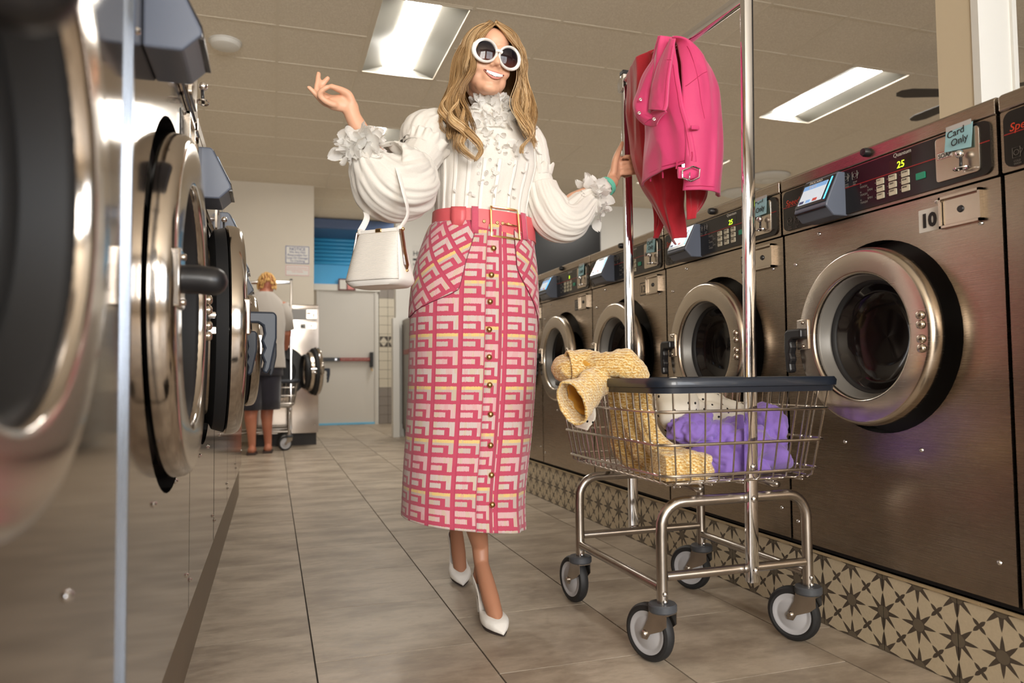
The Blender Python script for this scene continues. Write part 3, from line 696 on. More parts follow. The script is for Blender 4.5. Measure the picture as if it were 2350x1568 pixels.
    for sx, sz in ((-.214, zb - .025), (-.323, zb - .103), (.202, zb - .022), (.318, zb - .10), (.129, .336), (-.134, .336), (-.345, .07), (.33, .1)):
        put('screw', scr, (sx * hw / .371, 0, sz), r, (R_(90), 0, 0))
    door_unit(r, dx, cz, k, M[ring], False, 1, open_deg, h0, steel != 'steel', grip)
    return r
GRW = 'stainless front-loading washers in the right-hand row'
for q, (num, led, badge, lab) in enumerate((
        (9, None, 'white', 'stainless washer cut off by the right edge of the picture'),
        (10, '25', 'white', 'stainless washer numbered 10, nearest whole one on the right'),
        (11, '25', 'outline', 'stainless washer behind the chrome rack post, showing 25, beside number 10'),
        (12, None, 'outline', 'stainless washer numbered 12 behind the laundry cart and its far post'),
        (13, '8', 'dark', 'stainless washer numbered 13 behind the yellow tweed sleeve'),
        (14, None, 'dark', 'farthest visible stainless washer on the right, beside the skirt'))):
    washer((XR, 1.600 + (q - 1) * .752, PL), R_(-90), num, lab, GRW, led, badge=badge)
for yy in (1.05,):
    tr = MB().prism(rrect(-.006, .006, PL, PL + (1.28 if yy < 1.5 else 1.12), .002, 2), lambda a, b, d: (XL - .03 + d, yy + a, b), .036).build('trim_8' if yy < 1.1 else ('trim_9' if yy < 2 else 'trim_10'), plain('blue_grey_trim', (.30, .36, .46), .25, 1.0), smooth=False); tr['kind'] = 'structure'
GLW = 'polished washers in the left-hand row'
# local +X runs along +Y in the left row
for q, (yc, tp, k, dx, op, wd, lab) in enumerate((
        (.648, 1.30, 0.97, -.14, 0, .795, 'polished washer at the left edge, nearest the camera, out of focus'),
        (1.452, 1.30, 1.31, .05, 0, .795, 'tall polished washer with closed round door, second at left'),
        (2.224, 1.16, 1.20, -.03, 6.5, .735, 'polished washer at left with its round door ajar'),
        (2.98, 1.16, 1.10, 0, 0, .742, 'fourth polished washer in the left row, behind the open door'),
        (3.73, 1.16, 1.10, 0, 8, .742, 'fifth polished washer in the left row, seen edge on'),
        (4.48, 1.16, 1.10, 0, 0, .742, 'last polished washer of the left row, nearest the man'))):
    washer((XL, yc, PL), R_(90), 30 + q, lab, GLW, None, steel='mirror_steel', ring='mirror_ring', top=tp, k=k, cz=.672, dx=dx, open_deg=op, width=wd, note=False, brand=False, badge='dark', h0=-.03 if q < 2 else -.015, grip=q > 1)
# washer standing by the back wall
washer((.145, 8.62, .125), 0, 40, 'polished washer by the back wall with its door swung open', 'washers by the back wall', '8', steel='mirror_steel', ring='mirror_ring', top=1.455, k=1.1, cz=.70, dx=-.06, open_deg=100, width=.70, note=False, brand=False, depth=.7, reader=False, base_h=.125)

# ================================================================== LAUNDRY CART
def cart(loc, rz, label):
    r = empty('laundry_cart', loc, rz, label, 'laundry cart', 'laundry carts on casters')
    fs, ws = M['frame_steel'], M['wire_steel']
    LX, LY = .228, .268
    # two end hoops (along X), bent tube
    for sy in (-1, 1):
        y = sy * LY; pts = [(-LX, y, .145), (-LX, y, .33)]
        for k in range(1, 8):
            a = R_(90 * k / 7); pts.append((-LX + .065 * (1 - math.cos(a)), y, .35 + .065 * math.sin(a)))
        pts += [(LX - .065 * (1 - math.cos(R_(90 * k / 7))), y, .35 + .065 * math.sin(R_(90 * k / 7))) for k in range(7, -1, -1)]
        pts += [(LX, y, .33), (LX, y, .145)]
        MB().tube(pts, .0145, 14).build('end_hoop', fs, r)
        MB().tube([(-LX + .012, y, .226), (LX - .012, y, .226)], .0125, 12).build('end_rail', fs, r)
    for sx in (-1, 1):
        MB().tube([(sx * LX, -LY + .012, .196), (sx * LX, LY - .012, .196)], .0125, 12).build('side_rail', fs, r)
        for sy in (-1, 1):
            b = MB().lathe([(0, .004), (.005, .004), (.007, 0)], n=10).mesh('bolt', M['chrome'])
            put('bolt', b, (sx * LX, sy * LY - .0145, .165), r, (R_(90), 0, 0)); put('bolt', b, (sx * LX, sy * LY - .0145, .185), r, (R_(90), 0, 0))
    # rack posts and hanging bar
    PB = (.030, -.290); PA = (-.020, .292)
    def post(p, z0, z1, lean):
        t = .0145
        rings = [[(p[0] + lean * (z - .2) / 1.6 + a, p[1] + b, z) for a, b in rrect(-t, t, -t * .8, t * .8, .003, 2)] for z in (z0, z1)]
        return MB().loft(rings, caps=True)
    post(PB, .195, 1.825, .030).build('rack_post', M['chrome'], r, sharp=25)
    post(PA, .225, 1.800, .0).build('rack_post', M['chrome'], r, sharp=25)
    MB().box(PA[0] - .016, PA[0] + .016, PA[1] - .014, PA[1] + .014, 1.798, 1.812).build('post_cap', M['black_plastic'], r, bevel=.002)
    MB().box(PB[0] + .03 - .016, PB[0] + .03 + .016, PB[1] - .014, PB[1] + .014, 1.823, 1.838).build('post_cap', M['black_plastic'], r, bevel=.002)
    MB().prism(rrect(-.02, .02, 1.735, 1.785, .014), lambda a, b, d: (PA[0] - .0155 - d, PA[1] + a, b), .006).build('bar_bracket', M['chrome'], r, bevel=.002)
    rings = [[(x + a, y, z + b) for a, b in rrect(-.0125, .0125, -.016, .016, .003, 2)] for x, y, z in ((PA[0], PA[1] - .012, 1.768), (PB[0] + .03, PB[1] + .012, 1.80))]
    MB().loft(rings, caps=True).build('hanging_bar', M['chrome'], r, sharp=25)
    b = MB().lathe([(0, .005), (.007, .005), (.0095, 0)], n=12).mesh('post_bolt', M['chrome'])
    for z in (.226, .415, .50): put('post_bolt', b, (PB[0] + .004, PB[1] - .012, z), r, (R_(90), 0, 0))
    put('post_bolt', b, (PA[0], PA[1] - .012, .232), r, (R_(90), 0, 0))
    # wire basket
    ZT, ZB = .722, .470
    TX_, TY_ = .272, .360; BX_, BY_ = .238, .318
    def at(h, dx=0, dy=0):
        f = (h - ZB) / (ZT - ZB); return BX_ + (TX_ - BX_) * f + dx, BY_ + (TY_ - BY_) * f + dy
    def ring(h, rad, name, mat, n=8, out=.0, cr=.045):
        a, b = at(h, out, out); return MB().tube([(x, y, h) for x, y in rrect(-a, a, -b, b, cr, 6)], rad, n, closed=True).build(name, mat, r)
    for h, o_ in ((.655, .004), (.570, .004), (.490, .004)): ring(h, .0042, 'hoop_wire', ws, 8, o_)
    ring(.468, .0034, 'floor_hoop', ws, 8, -.012)
    n = 11
    for i in range(n):
        x = (i / (n - 1) * 2 - 1) * .88
        for s in (-1, 1):
            a0, b0 = at(ZB); a1, b1 = at(ZT)
            p = [(x * a1, s * b1, ZT), (x * a0, s * b0, ZB + .004), (x * a0, s * (b0 - .018), ZB - .004)]
            MB().tube(p, .0026, 6).build('wire', ws, r)
    n = 17
    for i in range(n):
        y = (i / (n - 1) * 2 - 1) * .90
        for s in (-1, 1):
            a0, b0 = at(ZB); a1, b1 = at(ZT)
            MB().tube([(s * a1, y * b1, ZT), (s * a0, y * b0, ZB + .004), (s * (a0 - .018), y * b0, ZB - .004)], .0026, 6).build('wire', ws, r)
    for i in range(17):
        y = (i / 16 * 2 - 1) * .29; MB().tube([(-.225, y, .464), (.225, y, .464)], .0026, 6).build('floor_wire', ws, r)
    for i in range(5):
        x = (i / 4 * 2 - 1) * .19; MB().tube([(x, -.305, .460), (x, .305, .460)], .003, 6).build('floor_wire', ws, r)
    for sx in (-1, 1): MB().tube([(sx * .12, -.29, .448), (sx * .12, .29, .448)], .009, 8).build('basket_bearer', fs, r)
    # padded rim
    prof = [(-.010, -.020), (.006, -.020), (.009, -.006), (.016, -.004), (.018, .010), (.012, .019), (-.008, .019), (-.013, .010), (-.013, -.012)]
    base = rrect(-TX_, TX_, -TY_, TY_, .055, 7); rings = []
    N = len(base)
    for i in range(N):
        p, q = Vector((*base[i - 1], 0)), Vector((*base[(i + 1) % N], 0)); t = (q - p).normalized(); nrm = Vector((t.y, -t.x, 0))
        rings.append([Vector((*base[i], .722)) + nrm * a + Vector((0, 0, b)) for a, b in prof])
    rings.append(rings[0])
    MB().loft(rings).build('padded_rim', M['navy_vinyl'], r, sharp=50)
    # casters
    for (sx, sy, ang) in ((-1, -1, 21), (1, -1, 26), (-1, 1, 8), (1, 1, 30)):
        a = R_(ang); c = MB().lathe([(0, .010), (.034, .010), (.037, .006), (.037, -.008), (.034, -.012), (0, -.012)], n=24).build('caster_cup', plain('grey_cup', (.06, .065, .075), .45) if 'grey_cup' not in bpy.data.materials else bpy.data.materials['grey_cup'], r)
        c.location = (sx * LX, sy * LY, .150); c.rotation_euler = (0, 0, a)
        wz = .0755 - .150; off = .044
        f = MB()
        for s in (-1, 1):
            f.prism([(-.028, -.012), (.028, -.012), (.032, -.034), (.056, wz - .004), (.052, wz - .014), (.036, wz - .014), (.026, wz + .002), (-.012, -.056), (-.028, -.042)], lambda p, q, d: (s * .0195 + s * d, p, q), .0025)
        f.box(-.022, .022, -.028, .028, -.016, -.010)
        f.build('fork', M['frame_steel'], c, smooth=False)
        MB().lathe([(.056, .014), (.063, .0165), (.070, .014), (.0748, .0065), (.075, 0), (.0748, -.0065), (.070, -.014), (.063, -.0165), (.056, -.014)], (0, off, wz), (1, 0, 0), 40, closed=True).build('tire', M['black_rubber'], c)
        MB().lathe([(0, .0145), (.037, .0145), (.041, .012), (.046, .012), (.050, .0145), (.056, .0145), (.057, 0), (.056, -.0145), (.050, -.0145), (.046, -.012), (.041, -.012), (.037, -.0145), (0, -.0145)], (0, off, wz), (1, 0, 0), 40).build('hub', plain('hub_grey', (.42, .42, .44), .4) if 'hub_grey' not in bpy.data.materials else bpy.data.materials['hub_grey'], c)
        MB().lathe([(0, .029), (.006, .029), (.009, .025), (.009, -.025), (.006, -.029), (0, -.029)], (0, off, wz), (1, 0, 0), 12).build('axle', M['frame_steel'], c)
    return r
CX, CY = 1.190, 1.990
crt = cart((CX, CY, 0), 0, 'chrome laundry cart on four casters holding clothes, in front of the washers')
cart2 = copy_tree(crt); cart2.location = (-0.10, 8.31, 0); cart2.rotation_euler = (0, 0, R_(90))
cart2['label'] = 'second laundry cart beside the man at the back'

# ------------------------------------------------------------------ garments
def fold(p, f, seed):
    q = Vector(p) * f + Vector((seed * 3.1, seed * 1.7, seed * 2.3))
    a = noise.noise(q); b = noise.noise(q * 2.1 + Vector((5, 1, 2)))
    return (1 - 2 * abs(a)) * 0.7 + (1 - 2 * abs(b)) * 0.3
def sheet(left, right, nu, nv, bulge, folds, seed, wave=None):
    "cloth panel between two 3D edge polylines; folds run down the panel"
    L = [Vector(p) for p in spline([tuple(p) for p in left], nv)]; Rr = [Vector(p) for p in spline([tuple(p) for p in right], nv)]
    vs = []
    for i in range(nv):
        v = i / (nv - 1); d = Rr[i] - L[i]; nrm = Vector((d.y, -d.x, 0)); nrm = nrm.normalized() if nrm.length > 1e-6 else Vector((0, -1, 0))
        if nrm.dot(CAM_POS - (L[i] + Rr[i]) / 2) < 0: nrm = -nrm
        for j in range(nu):
            u = j / (nu - 1); p = L[i] + d * u
            amp = bulge * math.sin(math.pi * u) ** 0.7 + folds * fold((u * 1.3, v * 1.0, 0), 1.5, seed) * math.sin(math.pi * min(1, max(0, u * .96 + .02))) ** .5
            amp += folds * .25 * noise.noise(Vector((u * 5, v * 7, seed)))
            vs.append(p + nrm * amp + (Vector(wave(u, v)) if wave else Vector((0, 0, 0))))
    m = MB(); m.add(vs, [(i * nu + j, i * nu + j + 1, (i + 1) * nu + j + 1, (i + 1) * nu + j) for i in range(nv - 1) for j in range(nu - 1)])
    return m
def cloth_uv(o, nu, nv):
    me = o.data; uv = me.uv_layers.new(name='UVMap')
    for lp in me.loops:
        i = lp.vertex_index; uv.data[lp.index].uv = ((i % nu) / (nu - 1), (i // nu) / (nv - 1))
def fabric(name, col, var=.12, scale=260, rough=.8, bump=.25, sheen=.3, soft=None):
    t = NT(name); v = t.coord(); n = t.noise(v, scale, 3, .7); b = t.noise(v, 7, 3)
    c = t.mix(t.add(t.mul(n, .6), t.mul(b, .4)), tuple(x * (1 - var) for x in col), tuple(min(1, x * (1 + var)) for x in col))
    t.set(Base_Color=c, Roughness=rough, Sheen_Weight=sheen); t.bump(n, bump, .002); return t.m
M['pink'] = fabric('pink_twill', srgb(208, 56, 112), .07, 420, .62, .12)
M['pink_dark'] = fabric('pink_shaded', srgb(186, 40, 96), .08, 420, .7, .12)
M['red_wool'] = fabric('red_wool', srgb(178, 22, 40), .14, 300, .9, .35, .5)
M['lavender'] = fabric('lavender_cloth', srgb(136, 106, 190), .12, 200, .8, .3)
M['stitch'] = plain('pink_stitch', srgb(176, 30, 80), .7)
def tweed():
    t = NT('yellow_tweed'); v = t.coord(); w1 = t.n('ShaderNodeTexWave', bands_direction='Z'); w2 = t.n('ShaderNodeTexWave', bands_direction='DIAGONAL')
    for w, s in ((w1, 42), (w2, 38)):
        t.put(w.inputs['Vector'], v); w.inputs['Scale'].default_value = s; w.inputs['Distortion'].default_value = 7.0; w.inputs['Detail'].default_value = 4; w.inputs['Detail Scale'].default_value = 2.5
    n = t.noise(v, 160, 4, .75); f = t.add(t.mul(t.add(w1.outputs[1], w2.outputs[1]), .22), t.mul(n, .72))
    t.set(Base_Color=t.ramp(f, [(.28, srgb(176, 122, 48)), (.48, srgb(212, 166, 86)), (.68, srgb(232, 204, 142)), (.88, srgb(244, 232, 200))]), Roughness=.95, Sheen_Weight=.5); t.bump(f, .7, .006); return t.m
M['tweed'] = tweed()
M['tweed_lining'] = fabric('gold_lining', srgb(206, 150, 50), .1, 200, .8)
def dots():
    t = NT('black_dotted_white_cloth'); v = t.coord(); vo = t.n('ShaderNodeTexVoronoi'); t.put(vo.inputs['Vector'], v); vo.inputs['Scale'].default_value = 46; vo.inputs['Randomness'].default_value = .75
    d = t.lt(vo.outputs['Distance'], .19); t.set(Base_Color=t.mix(d, srgb(232, 226, 212), srgb(16, 15, 15)), Roughness=.75); return t.m
M['dots'] = dots()
def blob(c, rad, amp, f, seed, n=110, m=70, sq=1.0, zmin=None, lim=None, dirs=None):
    vs = []; c = Vector(c)
    for i in range(m + 1):
        th = math.pi * i / m
        for k in range(n):
            ph = 2 * math.pi * k / n; d = Vector((math.sin(th) * math.cos(ph), math.sin(th) * math.sin(ph), math.cos(th)))
            e = Vector([math.copysign(abs(x) ** sq, x) for x in d])
            p = Vector((e.x * rad[0], e.y * rad[1], e.z * rad[2])); q = Vector((p.x * (dirs[0] if dirs else 1), p.y * (dirs[1] if dirs else 1), p.z * (dirs[2] if dirs else 1)))
            p = p * (1 + amp * fold(q, f, seed) + amp * .12 * noise.noise(q * f * 4)) + c
            if zmin is not None: p.z = max(p.z, zmin + .002 * noise.noise(q * 60))
            if lim:
                p.x = min(max(p.x, lim[0]), lim[1]); p.y = min(max(p.y, lim[2]), lim[3])
            vs.append(p)
    mb = MB(); mb.add(vs, [(i * n + k, (i + 1) * n + k, (i + 1) * n + (k + 1) % n, i * n + (k + 1) % n) for i in range(m) for k in range(n)]); return mb
BL = (CX - .228, CX + .228, CY - .305, CY + .305)
# lavender heap
lv = empty('lavender_garment', (CX + .05, CY - .2, .47), 0, 'crumpled lavender garment lying in the cart basket', 'garment')
def local(mb, o): mb.v = [tuple(Vector(p) - o.location) for p in mb.v]; return mb
a = blob(W(1690, 1030, 1.80) + Vector((0, 0, -.005)), (.185, .088, .108), -.36, 8.5, 4, 150, 96, .9, .474, BL)
local(a, lv).build('heap', M['lavender'], lv, sharp=0)
a = blob(W(1765, 985, 1.80), (.060, .060, .095), -.28, 13, 8, 110, 70, .9, .474, BL)
local(a, lv).build('raised_fold', M['lavender'], lv, sharp=0)
a = blob(W(1590, 985, 1.80), (.090, .065, .052), -.32, 15, 12, 110, 70, .9, .474, BL)
local(a, lv).build('sleeve', M['lavender'], lv, sharp=0)
# dotted white cloth behind
dw = empty('dotted_garment', (CX - .05, CY + .05, .47), 0, 'white garment with small black dots in the cart basket', 'garment')
a = blob(W(1590, 975, 1.98), (.21, .10, .112), -.22, 7, 21, 130, 80, .9, .474, BL); local(a, dw).build('heap', M['dots'], dw, sharp=0)
a = blob(W(1550, 930, 1.86), (.075, .06, .08), -.2, 9, 23, 100, 60, .9, .474, BL); local(a, dw).build('fold', M['dots'], dw, sharp=0)
a = sheet([W(1286, 930, 2.14), W(1296, 950, 2.14), W(1312, 968, 2.14)], [W(1368, 930, 2.0), W(1366, 962, 2.0), W(1350, 988, 2.02)], 24, 20, .008, .012, 5)
local(a, dw).build('hanging_corner', M['dots'], dw, sharp=0, solid=.003)
# yellow tweed jacket with a sleeve over the rim
yt = empty('tweed_jacket', (CX - .27, CY - .1, .47), 0, 'yellow tweed jacket hanging over the cart rim into the basket', 'garment')
a = blob(W(1555, 1075, 1.735), (.125, .055, .057), -.24, 11, 31, 130, 80, .75, .474, BL); local(a, yt).build('folded_body', M['tweed'], yt, sharp=0)
def pipe(path, rad, n, m, amp, f, seed, flat=.8):
    "rumpled sleeve"
    P = spline([tuple(p) for p in path], m); Rr = [x[0] for x in spline([(r,) for r in rad], m)]
    mb = MB().tube(P, Rr, n, caps=False, flat=flat); c = [Vector(p) for p in P]; out = []
    for i, p in enumerate(mb.v):
        p = Vector(p); o = c[i // n]; d = p - o; out.append(tuple(o + d * (1 + amp * fold(p, f, seed) + amp * .4 * noise.noise(p * f * 4))))
    mb.v = out; return mb
for q, (x0, x1, x2, x3, ya, yb) in enumerate(((1400, 1424, 1412, 1445, 2.02, 1.98), (1428, 1452, 1450, 1488, 1.94, 1.90), (1458, 1496, 1490, 1530, 1.86, 1.82))):
    a = sheet([W(x0, 872, ya), W(x0 + 6, 960, ya), W(x2, 1040, ya - .04), W(x2 + 60, 1095, ya - .10)], [W(x1, 876, yb), W(x1 + 4, 950, yb), W(x3, 1010, yb - .03), W(x3 + 80, 1050, yb - .08)], 26, 60, .016, .014, 40 + q)
    local(a, yt).build('hanging_fold', M['tweed'], yt, sharp=0, solid=.008)
a = pipe([W(1476, 872, 1.90), W(1452, 846, 1.89), W(1425, 832, 1.90), W(1385, 838, 1.93), W(1340, 836, 1.98), W(1304, 838, 1.985)], [.020, .034, .036, .030, .034, .037], 44, 60, .30, 14, 51, .62)
local(a, yt).build('sleeve_top', M['tweed'], yt, sharp=0, solid=.006)
a = pipe([W(1418, 862, 1.95), W(1385, 868, 1.94), W(1354, 890, 1.92), W(1326, 914, 1.885), W(1312, 926, 1.855)], [.020, .034, .042, .049, .052], 44, 50, .26, 14, 57, .66)
local(a, yt).build('sleeve_end', M['tweed'], yt, sharp=0, solid=.006)
a = pipe([W(1385, 868, 1.94), W(1358, 888, 1.925), W(1338, 904, 1.905), W(1326, 914, 1.89)], [.010, .022, .034, .042], 36, 30, .25, 22, 59, .62)
local(a, yt).build('sleeve_lining', M['tweed_lining'], yt, sharp=0)
a = pipe([W(1300, 838, 2.03), W(1318, 842, 2.0), W(1350, 848, 1.96), W(1400, 850, 1.92)], [.022, .026, .022, .016], 30, 26, .3, 22, 60, .8)
local(a, yt).build('rolled_lining', M['tweed_lining'], yt, sharp=0)
a = blob(W(1300, 846, 2.02), (.035, .05, .036), .25, 18, 61, 70, 40); local(a, yt).build('rolled_cuff', M['tweed'], yt, sharp=0)

# pink jacket over the hanging bar
pj = empty('pink_jacket', (1.185, 1.95, 1.30), 0, 'bright pink belted jacket draped over the chrome hanging bar', 'jacket')
def cl(left, right, nu, nv, bulge, folds, seed, name, mat, par=pj, solid=.006):
    a = sheet(left, right, nu, nv, bulge, folds, seed); o = local(a, pj if par is pj else par).build(name, mat, par, sharp=0, solid=solid); cloth_uv(o, nu, nv); return o
# right-hand (back) panel
bp_ = cl([W(1552, 96, 1.95), W(1562, 150, 1.90), W(1566, 240, 1.88), W(1572, 340, 1.88), W(1566, 438, 1.90)],
   [W(1560, 92, 1.94), W(1612, 140, 1.93), W(1645, 210, 1.93), W(1655, 330, 1.93), W(1650, 452, 1.93)], 50, 90, .030, .012, 3, 'back_panel', M['pink'])
cl([W(1556, 92, 1.97), W(1602, 140, 2.02), W(1640, 220, 2.04), W(1650, 330, 2.04), W(1644, 446, 2.03)],
   [W(1560, 92, 1.945), W(1612, 140, 1.935), W(1645, 210, 1.935), W(1655, 330, 1.935), W(1650, 452, 1.935)], 14, 60, .0, .004, 9, 'side_panel', M['pink'])
# left-hand front panel
fp_ = cl([W(1535, 90, 1.98), W(1512, 150, 2.03), W(1492, 240, 2.07), W(1484, 330, 2.09), W(1477, 428, 2.10)],
   [W(1549, 88, 1.95), W(1556, 150, 1.91), W(1570, 240, 1.875), W(1592, 320, 1.865), W(1600, 372, 1.87)], 60, 100, .036, .016, 14, 'front_panel', M['pink'])
# inside between the panels, its shade put into a darker pink
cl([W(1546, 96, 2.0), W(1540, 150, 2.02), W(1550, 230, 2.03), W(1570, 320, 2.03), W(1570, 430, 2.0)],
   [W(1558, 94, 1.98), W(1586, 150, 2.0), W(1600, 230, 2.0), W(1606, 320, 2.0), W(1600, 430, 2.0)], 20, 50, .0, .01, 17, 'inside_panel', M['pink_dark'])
# collar strap looping down with eyelets
cp = [W(1548, 90, 1.925), W(1528, 108, 1.935), W(1500, 150, 1.97), W(1482, 195, 1.99), W(1467, 240, 2.0), W(1466, 262, 2.0)]
co_ = cl([W(1541, 88, 1.955), W(1508, 128, 1.985), W(1478, 170, 2.02), W(1464, 210, 2.03), W(1455, 240, 2.03), W(1462, 268, 2.02), W(1480, 286, 2.00)],
   [W(1546, 92, 1.94), W(1522, 140, 1.955), W(1503, 190, 1.97), W(1492, 230, 1.98), W(1487, 255, 1.98), W(1492, 262, 1.97), W(1510, 268, 1.955)], 20, 70, .010, .003, 22, 'collar_outer', M['pink'])
ci_ = cl([W(1543, 90, 1.925), W(1516, 140, 1.945), W(1499, 190, 1.955), W(1492, 230, 1.96), W(1490, 252, 1.96)],
   [W(1551, 90, 1.90), W(1542, 140, 1.885), W(1536, 190, 1.885), W(1533, 240, 1.89), W(1528, 255, 1.895)], 20, 60, .008, .003, 25, 'collar_inner', M['pink'])
cl([W(1480, 286, 2.00), W(1496, 290, 1.985), W(1508, 288, 1.96)], [W(1490, 264, 1.975), W(1506, 254, 1.95), W(1530, 256, 1.895)], 16, 16, .006, .002, 27, 'collar_tip', M['pink'])
eye_me = MB().lathe([(.002, .0005), (.004, .0012), (.0055, 0)], n=16).mesh('eyelet', M['chrome'])
for px, py, Y in ((1470, 228, 1.985), (1467, 259, 1.985), (1501, 273, 1.925)):
    put('eyelet', eye_me, W(px, py, Y) - pj.location, pj, (R_(80), 0, R_(-25)))
# belt end with buckle, loop, buttons, button holes
bt = MB().tube([W(1556, 396, 1.845) - pj.location, W(1580, 398, 1.845) - pj.location, W(1602, 392, 1.85) - pj.location], .017, 8, flat=.28, up=(0, 0, 1)).build('belt', M['pink'], pj)
bk = [W(px, py, 1.832) - pj.location for px, py in ((1566, 392), (1566, 408), (1586, 416), (1604, 408), (1606, 388), (1590, 382))]
MB().tube(bk, .0026, 8, closed=True).build('buckle', M['chrome'], bt)
MB().tube([W(1582, 414, 1.83) - pj.location, W(1583, 396, 1.83) - pj.location], .0018, 6).build('buckle_prong', M['chrome'], bt)
MB().tube([W(1586, 292, 1.845) - pj.location, W(1604, 293, 1.85) - pj.location], .006, 6, flat=.4).build('belt_loop', M['pink'], pj)
btn = MB().lathe([(0, .003), (.004, .003), (.0065, .0045), (.0078, .004), (.008, 0), (0, 0)], n=18).mesh('button', plain('pink_button', srgb(236, 150, 190), .3))
for px, py in ((1605, 373), (1642, 374)): put('button', btn, W(px, py, 1.885) - pj.location, pj, (R_(88), 0, R_(-20)))
for px, py, Y, an in ((1491, 408, 2.035, 10), (1519, 400, 1.975, 15), (1551, 379, 1.90, -25), (1586, 360, 1.845, -20)):
    c = W(px, py, Y) - pj.location; MB().tube([c + Vector((-.003 * math.sin(R_(an)), -.004, .013)), c + Vector((0, -.006, 0)), c + Vector((.003 * math.sin(R_(an)), -.004, -.013))], .0028, 6, flat=.6).build('button_hole', M['stitch'], pj)
def seam_on(o, nu, nv, uvs, r=.0013):
    "stitch line laid on a panel: (u, v) pairs"
    P = []
    for u, v in spline(uvs, 50):
        a = min(max(u, 0), .999) * (nu - 1); b = min(max(v, 0), .999) * (nv - 1); j, i = int(a), int(b); f, g = a - j, b - i; V = o.data.vertices
        p = V[i * nu + j].co.lerp(V[i * nu + j + 1].co, f).lerp(V[(i + 1) * nu + j].co.lerp(V[(i + 1) * nu + j + 1].co, f), g)
        P.append(p + (CAM_POS - (p + pj.location)).normalized() * .0036)
    MB().tube(P, r, 5).build('seam', M['stitch'], pj)
seam_on(bp_, 50, 90, [(.93, .05), (.95, .5), (.95, .98)]); seam_on(bp_, 50, 90, [(.22, .12), (.25, .35), (.30, .62)]); seam_on(bp_, 50, 90, [(.04, .40), (.4, .36), (.92, .35)]); seam_on(bp_, 50, 90, [(.03, .965), (.5, .965), (.94, .965)])
seam_on(fp_, 60, 100, [(.05, .955), (.5, .955), (.95, .955)]); seam_on(fp_, 60, 100, [(.95, .25), (.955, .6), (.955, .95)]); seam_on(fp_, 60, 100, [(.05, .4), (.05, .7), (.05, .95)])
seam_on(co_, 20, 70, [(.10, .08), (.10, .5), (.10, .97)]); seam_on(ci_, 20, 60, [(.88, .1), (.88, .5), (.88, .95)]); seam_on(ci_, 20, 60, [(.03, .30), (.5, .25), (.97, .24)])
# red garment beneath the jacket
rw = empty('red_garment', (1.17, 2.1, 1.2), 0, 'red wool garment hanging from the bar under the pink jacket', 'garment')
def rl(left, right, nu, nv, bulge, folds, seed, name, solid=.005):
    a = sheet(left, right, nu, nv, bulge, folds, seed); local(a, rw).build(name, M['red_wool'], rw, sharp=0, solid=solid)
rl([W(1443, 176, 2.235), W(1443, 260, 2.235), W(1450, 350, 2.225), W(1470, 420, 2.21), W(1505, 480, 2.19), W(1553, 562, 2.17)],
   [W(1535, 100, 2.02), W(1550, 200, 2.03), W(1560, 320, 2.05), W(1570, 420, 2.07), W(1572, 480, 2.09), W(1576, 545, 2.13)], 60, 100, .03, .026, 71, 'front_drape')
rl([W(1450, 185, 2.255), W(1456, 300, 2.255), W(1478, 420, 2.25), W(1502, 480, 2.25), W(1510, 548, 2.25)],
   [W(1500, 150, 2.19), W(1520, 300, 2.19), W(1530, 420, 2.19), W(1535, 480, 2.20), W(1512, 546, 2.24)], 40, 70, .01, .02, 75, 'back_drape')
rl([W(1552, 110, 2.0), W(1565, 250, 2.0), W(1570, 380, 2.0), W(1573, 450, 2.0), W(1575, 505, 2.0)],
   [W(1560, 110, 2.02), W(1600, 250, 2.05), W(1618, 380, 2.05), W(1616, 450, 2.05), W(1580, 502, 2.01)], 30, 60, .012, .018, 79, 'side_drape')
rl([W(1437, 182, 2.262), W(1470, 140, 2.15), W(1510, 115, 2.05), W(1545, 92, 1.97)], [W(1446, 190, 2.23), W(1482, 150, 2.12), W(1520, 122, 2.03), W(1552, 100, 1.95)], 16, 40, .008, .006, 83, 'bar_fold', .006)

# ================================================================== PEOPLE
def union(mb, voxel, iters=4):
    me = mb.mesh('u', None, True); ob = bpy.data.objects.new('u', me); COL.objects.link(ob)
    m = ob.modifiers.new('r', 'REMESH'); m.mode = 'VOXEL'; m.voxel_size = voxel; m.use_smooth_shade = True
    if iters:
        s = ob.modifiers.new('s', 'SMOOTH'); s.factor = .5; s.iterations = iters
    dg = bpy.context.evaluated_depsgraph_get(); dg.update(); out = bpy.data.meshes.new_from_object(ob.evaluated_get(dg))
    bpy.data.objects.remove(ob); bpy.data.meshes.remove(me); return out
def skin(name, base, red, leg_tone=None):
    t = NT(name); v = t.coord(); n = t.noise(v, 5, 4); f = t.noise(v, 150, 3)
    col = t.mix(t.rng(n, .3, .7, 0, 1), base, red)
    if leg_tone:
        sp = t.n('ShaderNodeSeparateXYZ'); t.t.links.new(v, sp.inputs[0]); col = t.mix(t.lt(sp.outputs[2], .5), col, leg_tone)  # darker tan below a set height
    t.set(Base_Color=col, Roughness=.46, Subsurface_Weight=.08, Subsurface_Radius=(.010, .004, .002), Subsurface_Scale=.5)
    t.bump(f, .05, .001); return t.m
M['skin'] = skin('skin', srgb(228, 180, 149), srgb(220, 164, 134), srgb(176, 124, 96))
M['skin_man'] = skin('skin_man', srgb(196, 132, 104), srgb(180, 108, 84))
M['lip'] = plain('lip', srgb(206, 132, 120), .4)
M['teeth'] = plain('teeth', srgb(244, 240, 232), .2)
M['mouth_dark'] = plain('mouth_inside', (.05, .012, .012), .6)
M['nail'] = plain('nail', srgb(238, 190, 176), .25)
